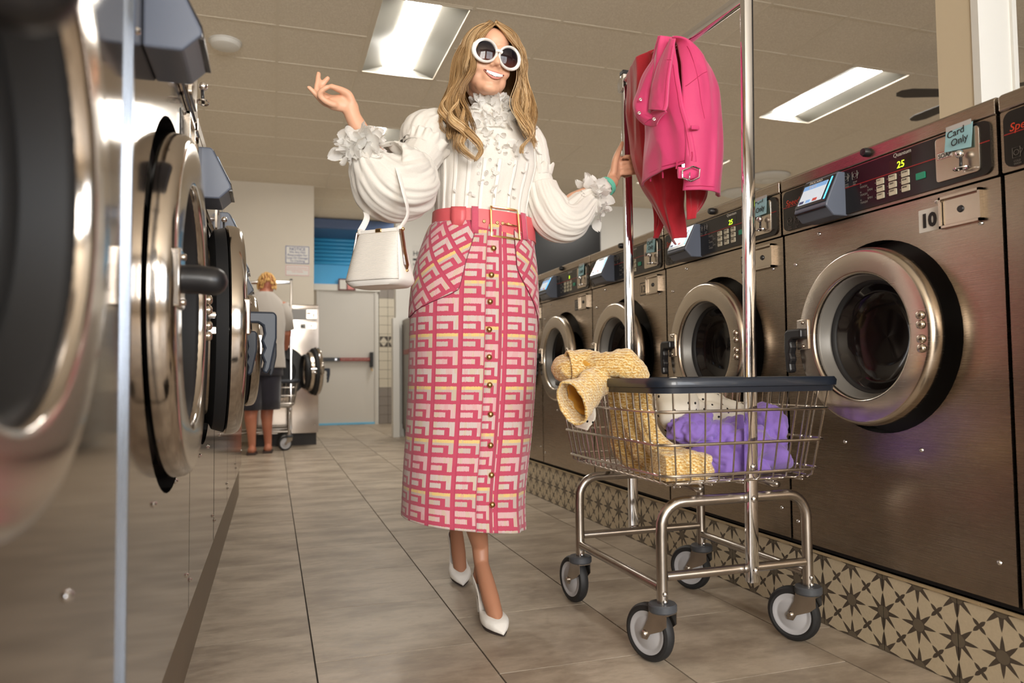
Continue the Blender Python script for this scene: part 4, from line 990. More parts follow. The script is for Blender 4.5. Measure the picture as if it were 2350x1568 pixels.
def white_cloth():
    t = NT('white_voile'); v = t.coord(); n = t.noise(v, 300, 3, .7)
    t.set(Base_Color=t.mix(n, srgb(226, 220, 210), srgb(244, 240, 233)), Roughness=.75, Sheen_Weight=.3)
    t.bump(n, .12, .001); tr = t.n('ShaderNodeBsdfTranslucent'); t.put(tr.inputs[0], (.85, .80, .74, 1)); mx = t.n('ShaderNodeMixShader'); mx.inputs[0].default_value = .16
    t.t.links.new(t.b.outputs[0], mx.inputs[1]); t.t.links.new(tr.outputs[0], mx.inputs[2]); t.t.links.new(mx.outputs[0], t.t.nodes['Material Output'].inputs[0]); return t.m
M['voile'] = white_cloth()
M['satin'] = plain('white_satin', srgb(234, 230, 223), .55)
M['white_leather'] = plain('white_leather', srgb(236, 232, 226), .42, 0, .02, 20, bump=.05, bscale=400)
def skirt_mat(name, rot):
    "woven key motif on rose pink"
    t = NT(name); v = t.coord('UV', (1, 1, 1), (0, 0, rot)); sp = t.n('ShaderNodeSeparateXYZ'); t.t.links.new(v, sp.inputs[0])
    nz = t.n('ShaderNodeTexNoise'); t.put(nz.inputs['Vector'], t.coord('UV', (1, 1, 1), (0, 0, rot))); nz.inputs['Scale'].default_value = 500; nz.inputs['Detail'].default_value = 1
    jit = t.mul(t.sub(nz.outputs[0], .5), .10)
    U = t.op('DIVIDE', sp.outputs[0], .0625); V = t.add(t.op('DIVIDE', sp.outputs[1], .0515), jit); u = t.fr(U); vv = t.fr(V)
    row = t.op('FLOOR', V); col = t.op('FLOOR', U)
    # v grows downwards from the top bar
    top = t.mul(t.lt(vv, .32), t.lt(u, .82)); right = t.mul(t.mul(t.gt(u, .64), t.lt(u, .82)), t.lt(vv, .80)); low = t.mul(t.mul(t.gt(vv, .46), t.lt(vv, .74)), t.lt(u, .45))
    mask = t.mx(t.mx(top, right), low)
    k = t.fr(t.op('DIVIDE', t.add(row, 90.5), 3.0)); isY = t.mul(t.gt(k, .34), t.lt(k, .67)); isP = t.gt(k, .67)
    h = t.fr(t.mul(t.op('SINE', t.add(t.mul(row, 12.9), t.mul(col, 78.2))), 43.7))
    white = srgb(200, 188, 182); yel = t.mix(t.lt(vv, .18), srgb(190, 176, 168), srgb(222, 196, 120)); pk = srgb(222, 160, 168)
    c = t.mix(isY, white, yel); c = t.mix(t.mul(isP, .45), c, pk)
    seg = t.noise(t.coord('UV', (1, .12, 1), (0, 0, rot)), 48, 2); c = t.mix(t.mul(t.gt(seg, .56), .55), c, srgb(196, 184, 150)); c = t.mix(t.mul(t.lt(seg, .40), .45), c, srgb(208, 150, 152))
    wv = t.n('ShaderNodeTexWave', bands_direction='X'); t.put(wv.inputs['Vector'], v); wv.inputs['Scale'].default_value = 75; wv.inputs['Distortion'].default_value = 1.5
    c = t.mix(t.mul(wv.outputs[1], .22), c, srgb(196, 120, 130))
    fine = t.noise(v, 900, 2, .8); big = t.noise(v, 26, 3)
    line = t.gt(u, .95)
    pink = t.mix(fine, srgb(162, 44, 74), srgb(198, 76, 104)); pink = t.mix(t.mul(line, .5), pink, srgb(156, 40, 72)); pink = t.mix(t.mul(big, .25), pink, srgb(214, 104, 120))
    t.set(Base_Color=t.mix(mask, pink, c), Roughness=.9, Sheen_Weight=.25); t.bump(t.add(t.mul(fine, .6), t.mul(mask, .3)), .35, .002); return t.m
M['skirt'] = skirt_mat('rose_key_tweed', 0.0)
M['skirt_l'] = skirt_mat('rose_key_tweed_bias', R_(33)); M['skirt_r'] = skirt_mat('rose_key_tweed_bias_right', R_(-33))
M['coral'] = plain('coral_leather', srgb(208, 92, 98), .4, 0, .05, 20, bump=.05, bscale=300)
M['rose_plain'] = fabric('rose_tweed', srgb(200, 84, 108), .2, 300, .9)
M['gold'] = plain('gold', (.83, .60, .26), .2, 1.0)
M['brass_dark'] = plain('aged_gold', (.55, .34, .14), .3, 1.0, .2, 60)
M['piping'] = plain('dark_rose_piping', srgb(110, 30, 50), .6)

wm = empty('person', (.62, 2.2, 0), 0, 'woman in white ruffled blouse and pink patterned skirt, one hand raised', 'person')
O = wm.location.copy()
def wl(mb): mb.v = [tuple(Vector(p) - O) for p in mb.v]; return mb
# ---------- body: one continuous surface
HR = Matrix.Rotation(R_(8), 3, 'Y') @ Matrix.Rotation(R_(5), 3, 'Z') @ Matrix.Rotation(R_(7), 3, 'X')
HS = 1.0
HC = W(1143, 124, 2.055) - HR @ Vector((0, -.105, .006))          # head centre
def H(x, y, z): return HC + HR @ Vector((x, y, z)) * HS
bd = MB()
def chain(pts, rad, n=18, flat=1.0): bd.tube([tuple(p) for p in pts], rad, n, roundcap=True, flat=flat)
def hball(c, r):
    m = MB().ball((0, 0, 0), r, 28, 18); bd.add([H(*(Vector(c) + Vector(p))) for p in m.v], m.f)
hball((0, .014, .030), (.073, .096, .084)); hball((0, -.018, -.015), (.0635, .080, .086)); hball((0, -.028, -.060), (.053, .058, .042))
hball((0, -.072, -.088), (.026, .019, .016)); hball((0, -.055, -.082), (.040, .03, .022))
for s in (-1, 1):
    hball((s * .036, -.066, -.030), (.024, .021, .023)); hball((s * .0105, -.0985, -.0270), (.0075, .0085, .0065)); hball((s * .069, .014, -.003), (.007, .016, .026)); hball((s * .024, -.078, .030), (.026, .018, .012))
hball((0, -.072, -.058), (.030, .022, .022))
bd.tube([H(0, -.088, .020), H(0, -.097, .0), H(0, -.107, -.016)], [.007, .0085, .0105], 14, roundcap=True)
hball((0, -.110, -.0205), (.0105, .0105, .0095)); hball((0, -.034, .058), (.052, .052, .044)); hball((-.034, -.040, -.056), (.026, .034, .030)); hball((.034, -.040, -.056), (.026, .034, .030))
chain([H(0, .020, -.06), W(1128, 232, 2.19), W(1122, 262, 2.20)], [.047, .044, .052])
# torso
for px, py, rx, ry in ((1117, 285, .10, .06), (1114, 330, .125, .085), (1112, 390, .118, .085), (1109, 450, .108, .078), (1107, 510, .108, .08), (1100, 570, .135, .10), (1092, 640, .15, .11)):
    bd.ball(W(px, py, 2.2), (rx, ry, .055), 24, 14)
# right arm (image left) raised; left arm to the rack post
chain([W(1020, 300, 2.2), W(960, 365, 2.13), W(905, 430, 2.07)], [.044, .038, .032])
chain([W(905, 430, 2.07), W(860, 360, 2.06), W(826, 298, 2.05), W(811, 270, 2.05), W(803, 248, 2.05)], [.034, .035, .0255, .0225, .023], flat=.92)
chain([W(1205, 315, 2.2), W(1235, 410, 2.17), W(1262, 505, 2.13)], [.044, .038, .032])
chain([W(1262, 505, 2.13), W(1320, 465, 2.18), W(1385, 430, 2.225), W(1405, 418, 2.245)], [.033, .036, .025, .0225], flat=.92)
# raised hand: palm, four fingers, thumb
HY = 2.045
chain([W(806, 246, HY), W(790, 240, HY), W(765, 238, HY - .004)], [.0215, .0225, .019], flat=.62)
chain([W(802, 236, HY), W(782, 230, HY), W(764, 229, HY + .008)], [.019, .018, .014], flat=.7)
def finger(pts, rad):
    rad = (rad[0] * 1.08, rad[1] * 1.12); chain(spline([tuple(p) for p in pts], 13), [rad[0] + (rad[1] - rad[0]) * i / 12 for i in range(13)], 12)
finger([W(768, 241, HY - .014), W(750, 234, HY - .020), W(733, 219, HY - .026), W(740, 207, HY - .034), W(752, 200, HY - .038)], (.0088, .0064))
finger([W(764, 232, HY + .006), W(742, 222, HY + .004), W(727, 208, HY), W(729, 188, HY + .004), W(731, 169, HY + .008)], (.0088, .0062))
finger([W(770, 228, HY + .014), W(752, 222, HY + .016), W(734, 210, HY + .014), W(742, 193, HY + .008), W(752, 180, HY + .004)], (.0090, .0064))
finger([W(766, 243, HY - .004), W(744, 237, HY - .006), W(728, 221, HY - .008), W(717, 209, HY - .010), W(709, 201, HY - .012)], (.0082, .0058))
finger([W(808, 238, HY - .004), W(800, 218, HY - .012), W(787, 209, HY - .018), W(773, 203, HY - .026), W(760, 198, HY - .032)], (.0125, .0068))
# gripping hand on the far rack post (post at px 1441, y 2.282)
GY = 2.282
chain([W(1400, 420, 2.245), W(1412, 404, 2.262), W(1421, 385, 2.27)], [.0215, .0225, .021], flat=.65)
chain([W(1404, 408, 2.25), W(1414, 384, 2.26), W(1420, 366, 2.268)], [.019, .0175, .014], flat=.75)
finger([W(1408, 395, 2.245), W(1412, 368, 2.245), W(1419, 349, 2.25), W(1425, 337, 2.256), W(1428, 328, 2.262)], (.0120, .0066))
for k, (py, tip) in enumerate(((358, 1434), (372, 1426), (384, 1426), (396, 1429))):
    finger([W(1420, py + 6, GY), W(1434, py + 3, GY + .030), W(1452, py, GY + .022), W(1460, py, GY - .004), W(1453, py + 1, GY - .026), W(tip, py + 2, GY - .029)], (.0082, .0066))
# legs: foot positions come from the two shoes
toe = Vector((.636, 2.062, 0)); hl = W(1102, 1330, 2.285); dr_ = Vector((hl.x - toe.x, hl.y - toe.y, 0)).normalized()
mf = Matrix.Translation(toe) @ Matrix.Rotation(math.atan2(-dr_.x, dr_.y), 4, 'Z')
mr = Matrix.Translation(Vector((.648, 2.585, .002))) @ Matrix.Rotation(R_(-6), 4, 'Z') @ Matrix.Rotation(R_(7), 4, 'X')
def FL(x, y, z): return mf @ Vector((x, y, z))
def RL(x, y, z): return mr @ Vector((x, y, z))
chain([W(1120, 640, 2.2), W(1112, 900, 2.14), W(1097, 1060, 2.17), W(1092, 1140, 2.205), W(1092, 1205, 2.235), FL(0, .222, .215), FL(0, .210, .160)], [.085, .062, .052, .046, .036, .027, .0238])
for G_ in (FL, RL):
    chain([G_(0, .210, .160), G_(0, .165, .120), G_(0, .120, .078), G_(0, .075, .040), G_(0, .045, .024)], [.0235, .0255, .027, .024, .012])
    chain([G_(0, .222, .145), G_(0, .228, .112)], [.020, .022])
chain([W(1075, 640, 2.22), W(1068, 900, 2.32), W(1060, 1060, 2.50), W(1056, 1140, 2.64), RL(0, .225, .24), RL(0, .210, .160)], [.085, .062, .052, .046, .032, .0235])
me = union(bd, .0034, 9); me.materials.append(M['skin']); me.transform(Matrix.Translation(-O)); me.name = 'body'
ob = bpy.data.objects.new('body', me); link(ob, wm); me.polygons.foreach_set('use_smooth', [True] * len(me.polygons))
# ---------- mouth
MX, MZ = .003, .007
def mouth_y(x): return -.0965 + 9.0 * x * x
def lipline(zc, zr, n=15, w=.0325): return [(w * (2 * i / (n - 1) - 1), zc + (zr - zc) * (abs(2 * i / (n - 1) - 1)) ** 2) for i in range(n)]
def lip(zc, zr, rmax, dy, name):
    L = lipline(zc, zr); P = [H(x + MX, mouth_y(x) - dy, z + MZ) for x, z in L]; r = [max(.0010, rmax * (1 - (abs(x) / .0325) ** 2.2)) for x, z in L]
    return wl(MB().tube(P, r, 10, flat=.75, roundcap=True)).build(name, M['lip'], wm, sharp=0)
lip(-.0540, -.0500, .0036, .001, 'upper_lip'); lip(-.0695, -.0510, .0036, .0005, 'lower_lip')
L0 = lipline(-.0550, -.0505, 25, .032); L1 = lipline(-.0680, -.0510, 25, .032)
inn = MB().loft([[H(x + MX, mouth_y(x) - .0012, z + MZ) for x, z in L0], [H(x + MX, mouth_y(x) - .0012, z + MZ) for x, z in L1]], closed=False)
wl(inn).build('mouth_inside', M['mouth_dark'], wm, sharp=0, solid=.001)
for i in range(10):
    xc = (i - 4.5) * .0052; w = .00255
    zt = -.0548 + .0042 * (xc / .031) ** 2; hgt = (.0112 if abs(i - 4.5) < 1 else .0102) * (1 - .55 * (abs(xc) / .031) ** 2)
    q = []
    for a, b in rrect(-w, w, -hgt, 0, .0016, 3): q.append((xc + a, zt + b))
    wl(MB().prism(q, lambda a, b, d: H(a + MX, mouth_y(a) - .0018 - d, b + MZ), .0022)).build('tooth', M['teeth'], wm, smooth=False)
# ---------- sunglasses
gl = MB()
def lens_pt(s, a, rx, rz, d):
    x = rx * math.cos(a); z = rz * math.sin(a); y = -.1035 - d + .10 * 0 + 2.2 * (abs(x * 1.0 + .038)) ** 2 * 1.0
    return H(s * (.038 + x + (.0022 if rx > .033 else 0)), y, .006 + z)
for s in (-1, 1):
    rings = []
    for i in range(48):
        a = 2 * math.pi * i / 48
        rx0, rz0 = .0292, .0280; rx1, rz1 = .0395, .0362
        rings.append([lens_pt(s, a, rx0, rz0, -.002), lens_pt(s, a, rx0 + .0006, rz0 + .0006, .0045), lens_pt(s, a, (rx0 + rx1) / 2, (rz0 + rz1) / 2, .0065), lens_pt(s, a, rx1 - .001, rz1 - .001, .0045), lens_pt(s, a, rx1, rz1, .001), lens_pt(s, a, rx1 - .001, rz1 - .001, -.004)])
    rings.append(rings[0]); gl.loft(rings)
gl.tube([H(-.010, -.108, .012), H(0, -.111, .014), H(.010, -.108, .012)], [.0055, .0045, .0055], 10)
for s in (-1, 1): gl.tube([H(s * .074, -.096, .014), H(s * .072, -.07, .013), H(s * .070, -.01, .010), H(s * .068, .03, .0)], [.008, .0065, .005, .004], 8, flat=.5)
sgl = wl(gl).build('sunglasses', plain('white_acetate', srgb(240, 238, 234), .18, coat=.5), wm, sharp=60, label='white oversized sunglasses')
def lens_mat():
    t = NT('gradient_lens'); g = t.coord('Generated'); sp = t.n('ShaderNodeSeparateXYZ'); t.t.links.new(g, sp.inputs[0])
    t.set(Base_Color=t.ramp(sp.outputs[2], [(.1, (.07, .022, .016)), (.5, (.016, .008, .009)), (.9, (.005, .005, .009))]), Roughness=.05, Specular_IOR_Level=.32); return t.m
M['lens'] = lens_mat()
for s in (-1, 1):
    vs = [lens_pt(s, 0, 0, 0, .004)]; N = 40
    for q in (.5, 1.0):
        vs += [lens_pt(s, 2 * math.pi * i / N, .0296 * q, .0284 * q, .004 * (1 - q * q) + .0005) for i in range(N)]
    f = [(0, 1 + i, 1 + (i + 1) % N) for i in range(N)] + [(1 + i, 1 + N + i, 1 + N + (i + 1) % N, 1 + (i + 1) % N) for i in range(N)]
    wl(MB().add(vs, f)).build('lens', M['lens'], sgl, sharp=0)
# ---------- hair: cap and wavy locks
def hair_mat(name, dark, mid, light, root):
    t = NT(name); at = t.n('ShaderNodeAttribute', attribute_name='tone'); n = t.noise(t.coord('Object', (1, 1, .25)), 60, 3)
    f = t.add(t.mul(at.outputs['Fac'], .75), t.mul(n, .30))
    t.set(Base_Color=t.ramp(f, [(.15, dark), (.5, mid), (.9, light)]), Roughness=.38, Specular_IOR_Level=.4, Sheen_Weight=.0); return t.m
M['hair'] = hair_mat('honey_blonde_hair', srgb(112, 82, 52), srgb(184, 146, 98), srgb(234, 208, 166), None)
hb = MB(); tones = []
def lock(P, r, tone, n=6, tip=.25, root=.6, flat=.45):
    b = len(hb.v); m = len(P)
    rr = [r * (root + (1 - root) * min(1, i / m * 4)) * (1 if i / m < .65 else 1 - (1 - tip) * ((i / m - .65) / .35) ** 1.3) for i in range(m)]
    hb.tube(P, rr, n, flat=flat, up=(0, -1, 0)); tones.extend([tone] * (len(hb.v) - b))
rh = random.Random(11)
cap = MB().ball((0, 0, 0), (.079, .101, .087), 36, 24); b0 = len(hb.v)
keep = []
pts = [H(*(Vector(p) + Vector((0, .022, .036)))) for p in cap.v]; loc_ = [Vector(p) + Vector((0, .022, .036)) for p in cap.v]
fs = [f for f in cap.f if len(f) == 4 and not any((loc_[i].y < -.012 and loc_[i].z < .118) for i in f) and all(loc_[i].z > -.07 for i in f)]
hb.add(pts, fs); tones.extend([.25] * len(pts))
# guides in px: (x, y, depth offset from head plane); left (image) side and right side, outer and inner
GL_o = [(1124, 46, .0), (1076, 82, .02), (1046, 130, .03), (1032, 185, .02), (1017, 240, .0), (1014, 285, -.05), (1026, 322, -.09), (1040, 350, -.11)]
GL_i = [(1134, 54, -.072), (1104, 82, -.085), (1088, 120, -.088), (1085, 165, -.085), (1066, 215, -.085), (1072, 270, -.11), (1092, 330, -.13), (1100, 372, -.14)]
GR_o = [(1138, 46, .0), (1180, 82, .02), (1200, 130, .03), (1208, 185, .02), (1222, 240, .0), (1229, 290, -.06), (1226, 330, -.10), (1220, 358, -.12)]
GR_i = [(1134, 54, -.075), (1168, 80, -.085), (1196, 118, -.072), (1192, 165, -.07), (1183, 215, -.07), (1188, 265, -.10), (1198, 315, -.13), (1200, 345, -.14)]
def guide(A, B, f, depth):
    return [(a[0] + (b[0] - a[0]) * f, a[1] + (b[1] - a[1]) * f, 2.16 + a[2] + (b[2] - a[2]) * f + depth) for a, b in zip(A, B)]
def lockset(A, B, clumps, strands, amp0, seed, sgn):
    "clumps of fine strands that wave together"
    q = random.Random(seed)
    for c in range(clumps):
        f0 = (c + q.random()) / clumps; d0 = q.uniform(-.010, .050) * (1 - f0 * .5); ph = q.uniform(-.6, .6) + f0 * 2.0; am = amp0 * q.uniform(.7, 1.2); per = q.uniform(2.5, 3.1); end = q.uniform(.74, 1.0); ct = q.gauss(.50, .13)
        for i in range(strands):
            f = min(1.03, max(-.03, f0 + q.gauss(0, .035))); g = guide(A, B, f, d0 + q.gauss(0, .005)); m = 44; P = [W(*p) for p in spline(g, m)]
            jx, jy = q.gauss(0, .0045), q.gauss(0, .0045); pj_ = ph + q.gauss(0, .10); e = end * q.uniform(.88, 1.0); out = []
            for k, p in enumerate(P):
                t = k / (m - 1)
                if t > e: break
                w = max(0, (t - .25) / .75); a = pj_ + t * per * 2 * math.pi; sq = min(1, t * 4) * (1.15 - .6 * t)
                out.append(p + Vector((math.sin(a) * am * w * sgn + jx * sq, math.cos(a) * am * .8 * w + jy * sq, .005 * w * math.sin(a * .5))))
            lock(out, q.uniform(.0008, .0020), min(1, max(0, ct + q.gauss(0, .16))), n=5)
    for i in range(60):
        f = q.random(); g = guide(A, B, f, q.uniform(.02, .06)); P = [W(*p) for p in spline(g, 30)][:int(30 * q.uniform(.6, .85))]; lock(P, .007, .12, n=5)
lockset(GL_o, GL_i, 20, 46, .021, 1, 1); lockset(GR_o, GR_i, 18, 46, .018, 2, -1)
qb = random.Random(77)
for i in range(90):                     # mass of hair behind the neck
    u_ = qb.random(); P = [W(*p) for p in spline([(1090 + 92 * u_, 95, 2.25), (1070 + 128 * u_, 150, 2.27), (1058 + 146 * u_, 210, 2.27), (1050 + 160 * u_, 262, 2.27), (1048 + 164 * u_, 310, 2.26)], 18)]
    lock(P, .008, qb.uniform(.05, .35), n=5, flat=.6)
GFL_o = [(1126, 49, -.060), (1094, 72, -.068), (1078, 104, -.070), (1072, 140, -.072), (1068, 180, -.076), (1060, 222, -.085)]
GFL_i = [(1136, 56, -.088), (1113, 75, -.094), (1098, 96, -.094), (1088, 128, -.090), (1085, 165, -.086), (1076, 210, -.088)]
GFR_o = [(1142, 49, -.060), (1174, 72, -.068), (1192, 104, -.070), (1204, 140, -.066), (1204, 180, -.068), (1204, 222, -.078)]
GFR_i = [(1138, 56, -.088), (1160, 76, -.094), (1178, 96, -.090), (1197, 126, -.074), (1194, 165, -.074), (1188, 210, -.078)]
lockset(GFL_o, GFL_i, 9, 40, .006, 31, 1); lockset(GFR_o, GFR_i, 9, 40, .006, 32, -1)
# ringlets on the chest
def ringlet(path, turns, rad, count, seed):
    q = random.Random(seed)
    for i in range(count):
        m = 60; P = [W(*p) for p in spline(path, m)]; ph = q.uniform(-.5, .5); rr = rad * q.uniform(.75, 1.05); dxy = (q.gauss(0, .004), q.gauss(0, .004)); out = []
        for k, p in enumerate(P):
            t = k / (m - 1); a = ph + t * turns * 2 * math.pi; w = min(1, t * 2.5) * (1 - .35 * t)
            out.append(p + Vector((math.cos(a) * rr * w + dxy[0] * w, math.sin(a) * rr * w * .8 + dxy[1] * w, math.sin(a) * rr * w * .35 + dxy[0] * w)))
        lock(out[:int(m * q.uniform(.8, 1))], q.uniform(.0008, .002), min(1, max(0, q.gauss(.55, .2))))
ringlet([(1052, 225, 2.08), (1042, 262, 2.06), (1052, 300, 2.045), (1070, 335, 2.035), (1085, 368, 2.03)], 1.9, .026, 190, 5)
ringlet([(1062, 240, 2.07), (1066, 275, 2.05), (1082, 310, 2.035), (1096, 345, 2.03), (1098, 372, 2.03)], 1.4, .018, 110, 6)
ringlet([(1205, 215, 2.10), (1212, 255, 2.07), (1214, 295, 2.05), (1204, 330, 2.04), (1206, 352, 2.035)], 1.6, .017, 160, 7)
ringlet([(1035, 200, 2.14), (1020, 245, 2.12), (1024, 285, 2.10), (1042, 320, 2.07)], 1.5, .018, 120, 8)
ringlet([(1188, 200, 2.09), (1190, 240, 2.07), (1204, 290, 2.05), (1222, 325, 2.05)], 1.3, .014, 90, 9)
# hair across the crown from the parting
for s, n_ in ((-1, 170), (1, 170)):
    for i in range(n_):
        q = rh.random(); y0 = -.074 + q * .155; P = []
        for k in range(16):
            t = k / 15; a = R_(2 + 96 * t) * s
            rx, rz = .0815, .0895; yy = y0 * (1 - .12 * t) + (.012 * t if y0 < 0 else 0)
            sc = math.sqrt(max(.12, 1 - (yy / .112) ** 2)); P.append(H(rx * sc * math.sin(a) + s * .001, yy + .020, .036 + rz * sc * math.cos(a) + .002 * math.sin(q * 40)))
        lock(P, rh.uniform(.002, .0038), min(1, max(0, rh.gauss(.42, .16))), root=.5, tip=.6, flat=.4)
hair_o = wl(hb).build('hair', M['hair'], wm, sharp=0, fix=False)
at = hair_o.data.attributes.new('tone', 'FLOAT', 'POINT'); at.data.foreach_set('value', tones)
hair_o['label'] = 'long wavy honey-blonde hair parted in the middle'
# ---------- blouse
def ringpts(cx, cy, cz, rx, ry, n, e=2.2, fn=None):
    out = []
    for k in range(n):
        a = 2 * math.pi * k / n; s, c = math.sin(a), math.cos(a)
        q = (abs(s) ** e + abs(c) ** e) ** (-1 / e); d = 1 + (fn(a) if fn else 0)
        out.append((cx + rx * q * s * d, cy - ry * q * c * d, cz))
    return out
BR = [(238, 1091, 1163, .050), (250, 1084, 1170, .056), (268, 1056, 1188, .066), (285, 1030, 1205, .080), (305, 1014, 1216, .094), (345, 1007, 1224, .112), (385, 1004, 1226, .120), (420, 1004, 1220, .114), (455, 1004, 1212, .104), (490, 1003, 1208, .100), (512, 1000, 1210, .103), (528, 1004, 1208, .100), (545, 1010, 1200, .094)]
prof = spline([(b[0], b[1], b[2], b[3]) for b in BR], 60)
NB = 160
def bring(i):
    py, l, r, ry = prof[i]; a, b = W(l, py, 2.2), W(r, py, 2.2); v = i / 59
    f = lambda a: .010 * math.sin(a * 26) * min(1, max(0, (v - .25) * 3)) + .030 * fold((math.sin(a) * 1.5, math.cos(a) * 1.5, v * 2.6), 1.5, 91) * min(1, max(0, (v - .2) * 3)) + (.02 * math.sin(a * 9 + v * 9) if v > .9 else 0)
    return ringpts((a.x + b.x) / 2, 2.2, (a.z + b.z) / 2, (b.x - a.x) / 2, ry, NB, 2.3, f)
BRINGS = [bring(i) for i in range(60)]
blouse = wl(MB().loft(BRINGS)).build('blouse', M['voile'], wm, sharp=0, solid=.0025)
blouse['label'] = 'white sheer blouse with ruffled collar and puff sleeves'
for k in range(9):                      # satin stripes down the bodice
    a = R_(-62 + k * 16 + (2 if k > 4 else 0)); kk = a / (2 * math.pi) * NB; rows = []
    for i in range(24 + (6 if 2 < k < 7 else 0), 59):
        row = []
        for du in (-.9, -.3, .3, .9):
            t = (kk + du * 1.15) % NB; j = int(t); f = t - j; p = Vector(BRINGS[i][j]).lerp(Vector(BRINGS[i][(j + 1) % NB]), f)
            c = Vector((p.x, p.y, p.z)) - Vector(((BRINGS[i][0][0]), 2.2, p.z)); row.append(p + c.normalized() * (.0022 + .0006 * (abs(du) < .5)))
        rows.append(row)
    wl(MB().loft(rows, closed=False)).build('satin_stripe', M['satin'], blouse, sharp=0, solid=.001)
def sleeve(path, rad, nf, amp, seed, name, m=90, n=120, flat=1.0, drift=1.5):
    P = spline([tuple(p) for p in path], m); Rr = [x[0] for x in spline([(r,) for r in rad], m)]
    mb = MB().tube(P, Rr, n, caps=False, flat=flat); rm = max(Rr); out = []
    for i, p in enumerate(mb.v):
        row = i // n; o = Vector(P[row]); d = Vector(p) - o; a = 2 * math.pi * (i % n) / n; v = row / (m - 1)
        g = .5 + .5 * Rr[row] / rm
        k = fold((math.cos(a) * nf * .32 + drift * .2 * v, math.sin(a) * nf * .32, v * drift), 1.0, seed)
        out.append(tuple(o + d * (1 + amp * g * k + amp * .25 * noise.noise(Vector((math.cos(a) * 4, math.sin(a) * 4, v * 8 + seed))))))
    mb.v = out; return wl(mb).build(name, M['voile'], blouse, sharp=0, solid=.002)
# right sleeve (image left)
sleeve([W(1035, 312, 2.2), W(1000, 305, 2.185), W(972, 312, 2.165), W(958, 340, 2.15)], [.055, .066, .064, .050], 7, .13, 101, 'shoulder_puff', 60)
sleeve([W(990, 320, 2.16), W(972, 350, 2.14), W(955, 375, 2.12), W(940, 392, 2.11)], [.060, .060, .058, .060], 14, .03, 102, 'smocked_band', 50)
sleeve([W(958, 372, 2.12), W(940, 398, 2.11), W(915, 418, 2.08), W(880, 415, 2.06), W(852, 382, 2.05), W(838, 350, 2.05)], [.060, .088, .104, .092, .062, .036], 9, .16, 103, 'balloon_sleeve', 100, 150)
# left sleeve (image right)
sleeve([W(1190, 312, 2.2), W(1212, 330, 2.19), W(1226, 360, 2.18), W(1232, 392, 2.17)], [.05, .050, .044, .040], 7, .14, 111, 'shoulder_puff', 60)
sleeve([W(1230, 385, 2.17), W(1236, 408, 2.165), W(1242, 435, 2.16)], [.038, .040, .044], 14, .03, 112, 'smocked_band', 40)
sleeve([W(1240, 425, 2.16), W(1252, 465, 2.15), W(1272, 502, 2.14), W(1304, 506, 2.15), W(1334, 475, 2.18), W(1362, 446, 2.20)], [.044, .056, .062, .058, .046, .026], 9, .17, 113, 'balloon_sleeve', 100, 150)
def frill(path, r0, r1, waves, amp, name, up=None):
    "ruffled edge: ring flaring from r0 to r1 between two points"
    a, b = Vector(path[0]), Vector(path[1]); ax = (b - a).normalized(); u = ax.orthogonal().normalized(); w = ax.cross(u); rows = []
    for i in range(8):
        v = i / 7; ring_ = []
        for k in range(140):
            t = 2 * math.pi * k / 140; r = r0 + (r1 - r0) * v + amp * v * math.sin(waves * t + 2 * math.sin(t * 2)); ring_.append(a.lerp(b, v) + (u * math.cos(t) + w * math.sin(t)) * r + ax * amp * .6 * v * math.cos(waves * t * 1.3))
        rows.append(ring_)
    wl(MB().loft(rows)).build(name, M['voile'], blouse, sharp=0, solid=.0015)
frill((W(968, 352, 2.14), W(980, 330, 2.15)), .062, .072, 15, .006, 'ruffle')
frill((W(1237, 410, 2.165), W(1232, 388, 2.17)), .041, .052, 12, .006, 'ruffle')
frill((W(836, 345, 2.05), W(826, 305, 2.05)), .034, .036, 9, .002, 'cuff')
frill((W(1358, 448, 2.20), W(1385, 430, 2.225)), .029, .031, 9, .002, 'cuff')
# petals
def petal_mesh(name, L, Wd, curl):
    vs = []; fs = []; nu, nv = 5, 7
    for i in range(nv):
        v = i / (nv - 1); w = Wd * math.sin(math.pi * (v * .86 + .10)) ** .8 * (1 if v < .9 else .75)
        for j in range(nu):
            u = j / (nu - 1) * 2 - 1; vs.append((u * w, v * L, curl * v * v * L + .35 * w * u * u + .10 * L * math.sin(3 * u + 4 * v) * v))
    fs = [(i * nu + j, i * nu + j + 1, (i + 1) * nu + j + 1, (i + 1) * nu + j) for i in range(nv - 1) for j in range(nu - 1)]
    return MB().add(vs, fs).mesh(name, M['petal'])
def petal_mat():
    t = NT('white_organza_petal'); t.set(Base_Color=srgb(250, 248, 244), Roughness=.6); tr = t.n('ShaderNodeBsdfTranslucent'); t.put(tr.inputs[0], (.95, .94, .92, 1)); mx = t.n('ShaderNodeMixShader'); mx.inputs[0].default_value = .5
    t.t.links.new(t.b.outputs[0], mx.inputs[1]); t.t.links.new(tr.outputs[0], mx.inputs[2]); t.t.links.new(mx.outputs[0], t.t.nodes['Material Output'].inputs[0]); return t.m
M['petal'] = petal_mat()
PET = [petal_mesh('petal', .034, .015, .5), petal_mesh('petal', .030, .017, .9), petal_mesh('petal', .026, .013, .2)]
PETS = [petal_mesh('petal', .017, .009, .8), petal_mesh('petal', .020, .009, .4)]
pr_ = random.Random(21)
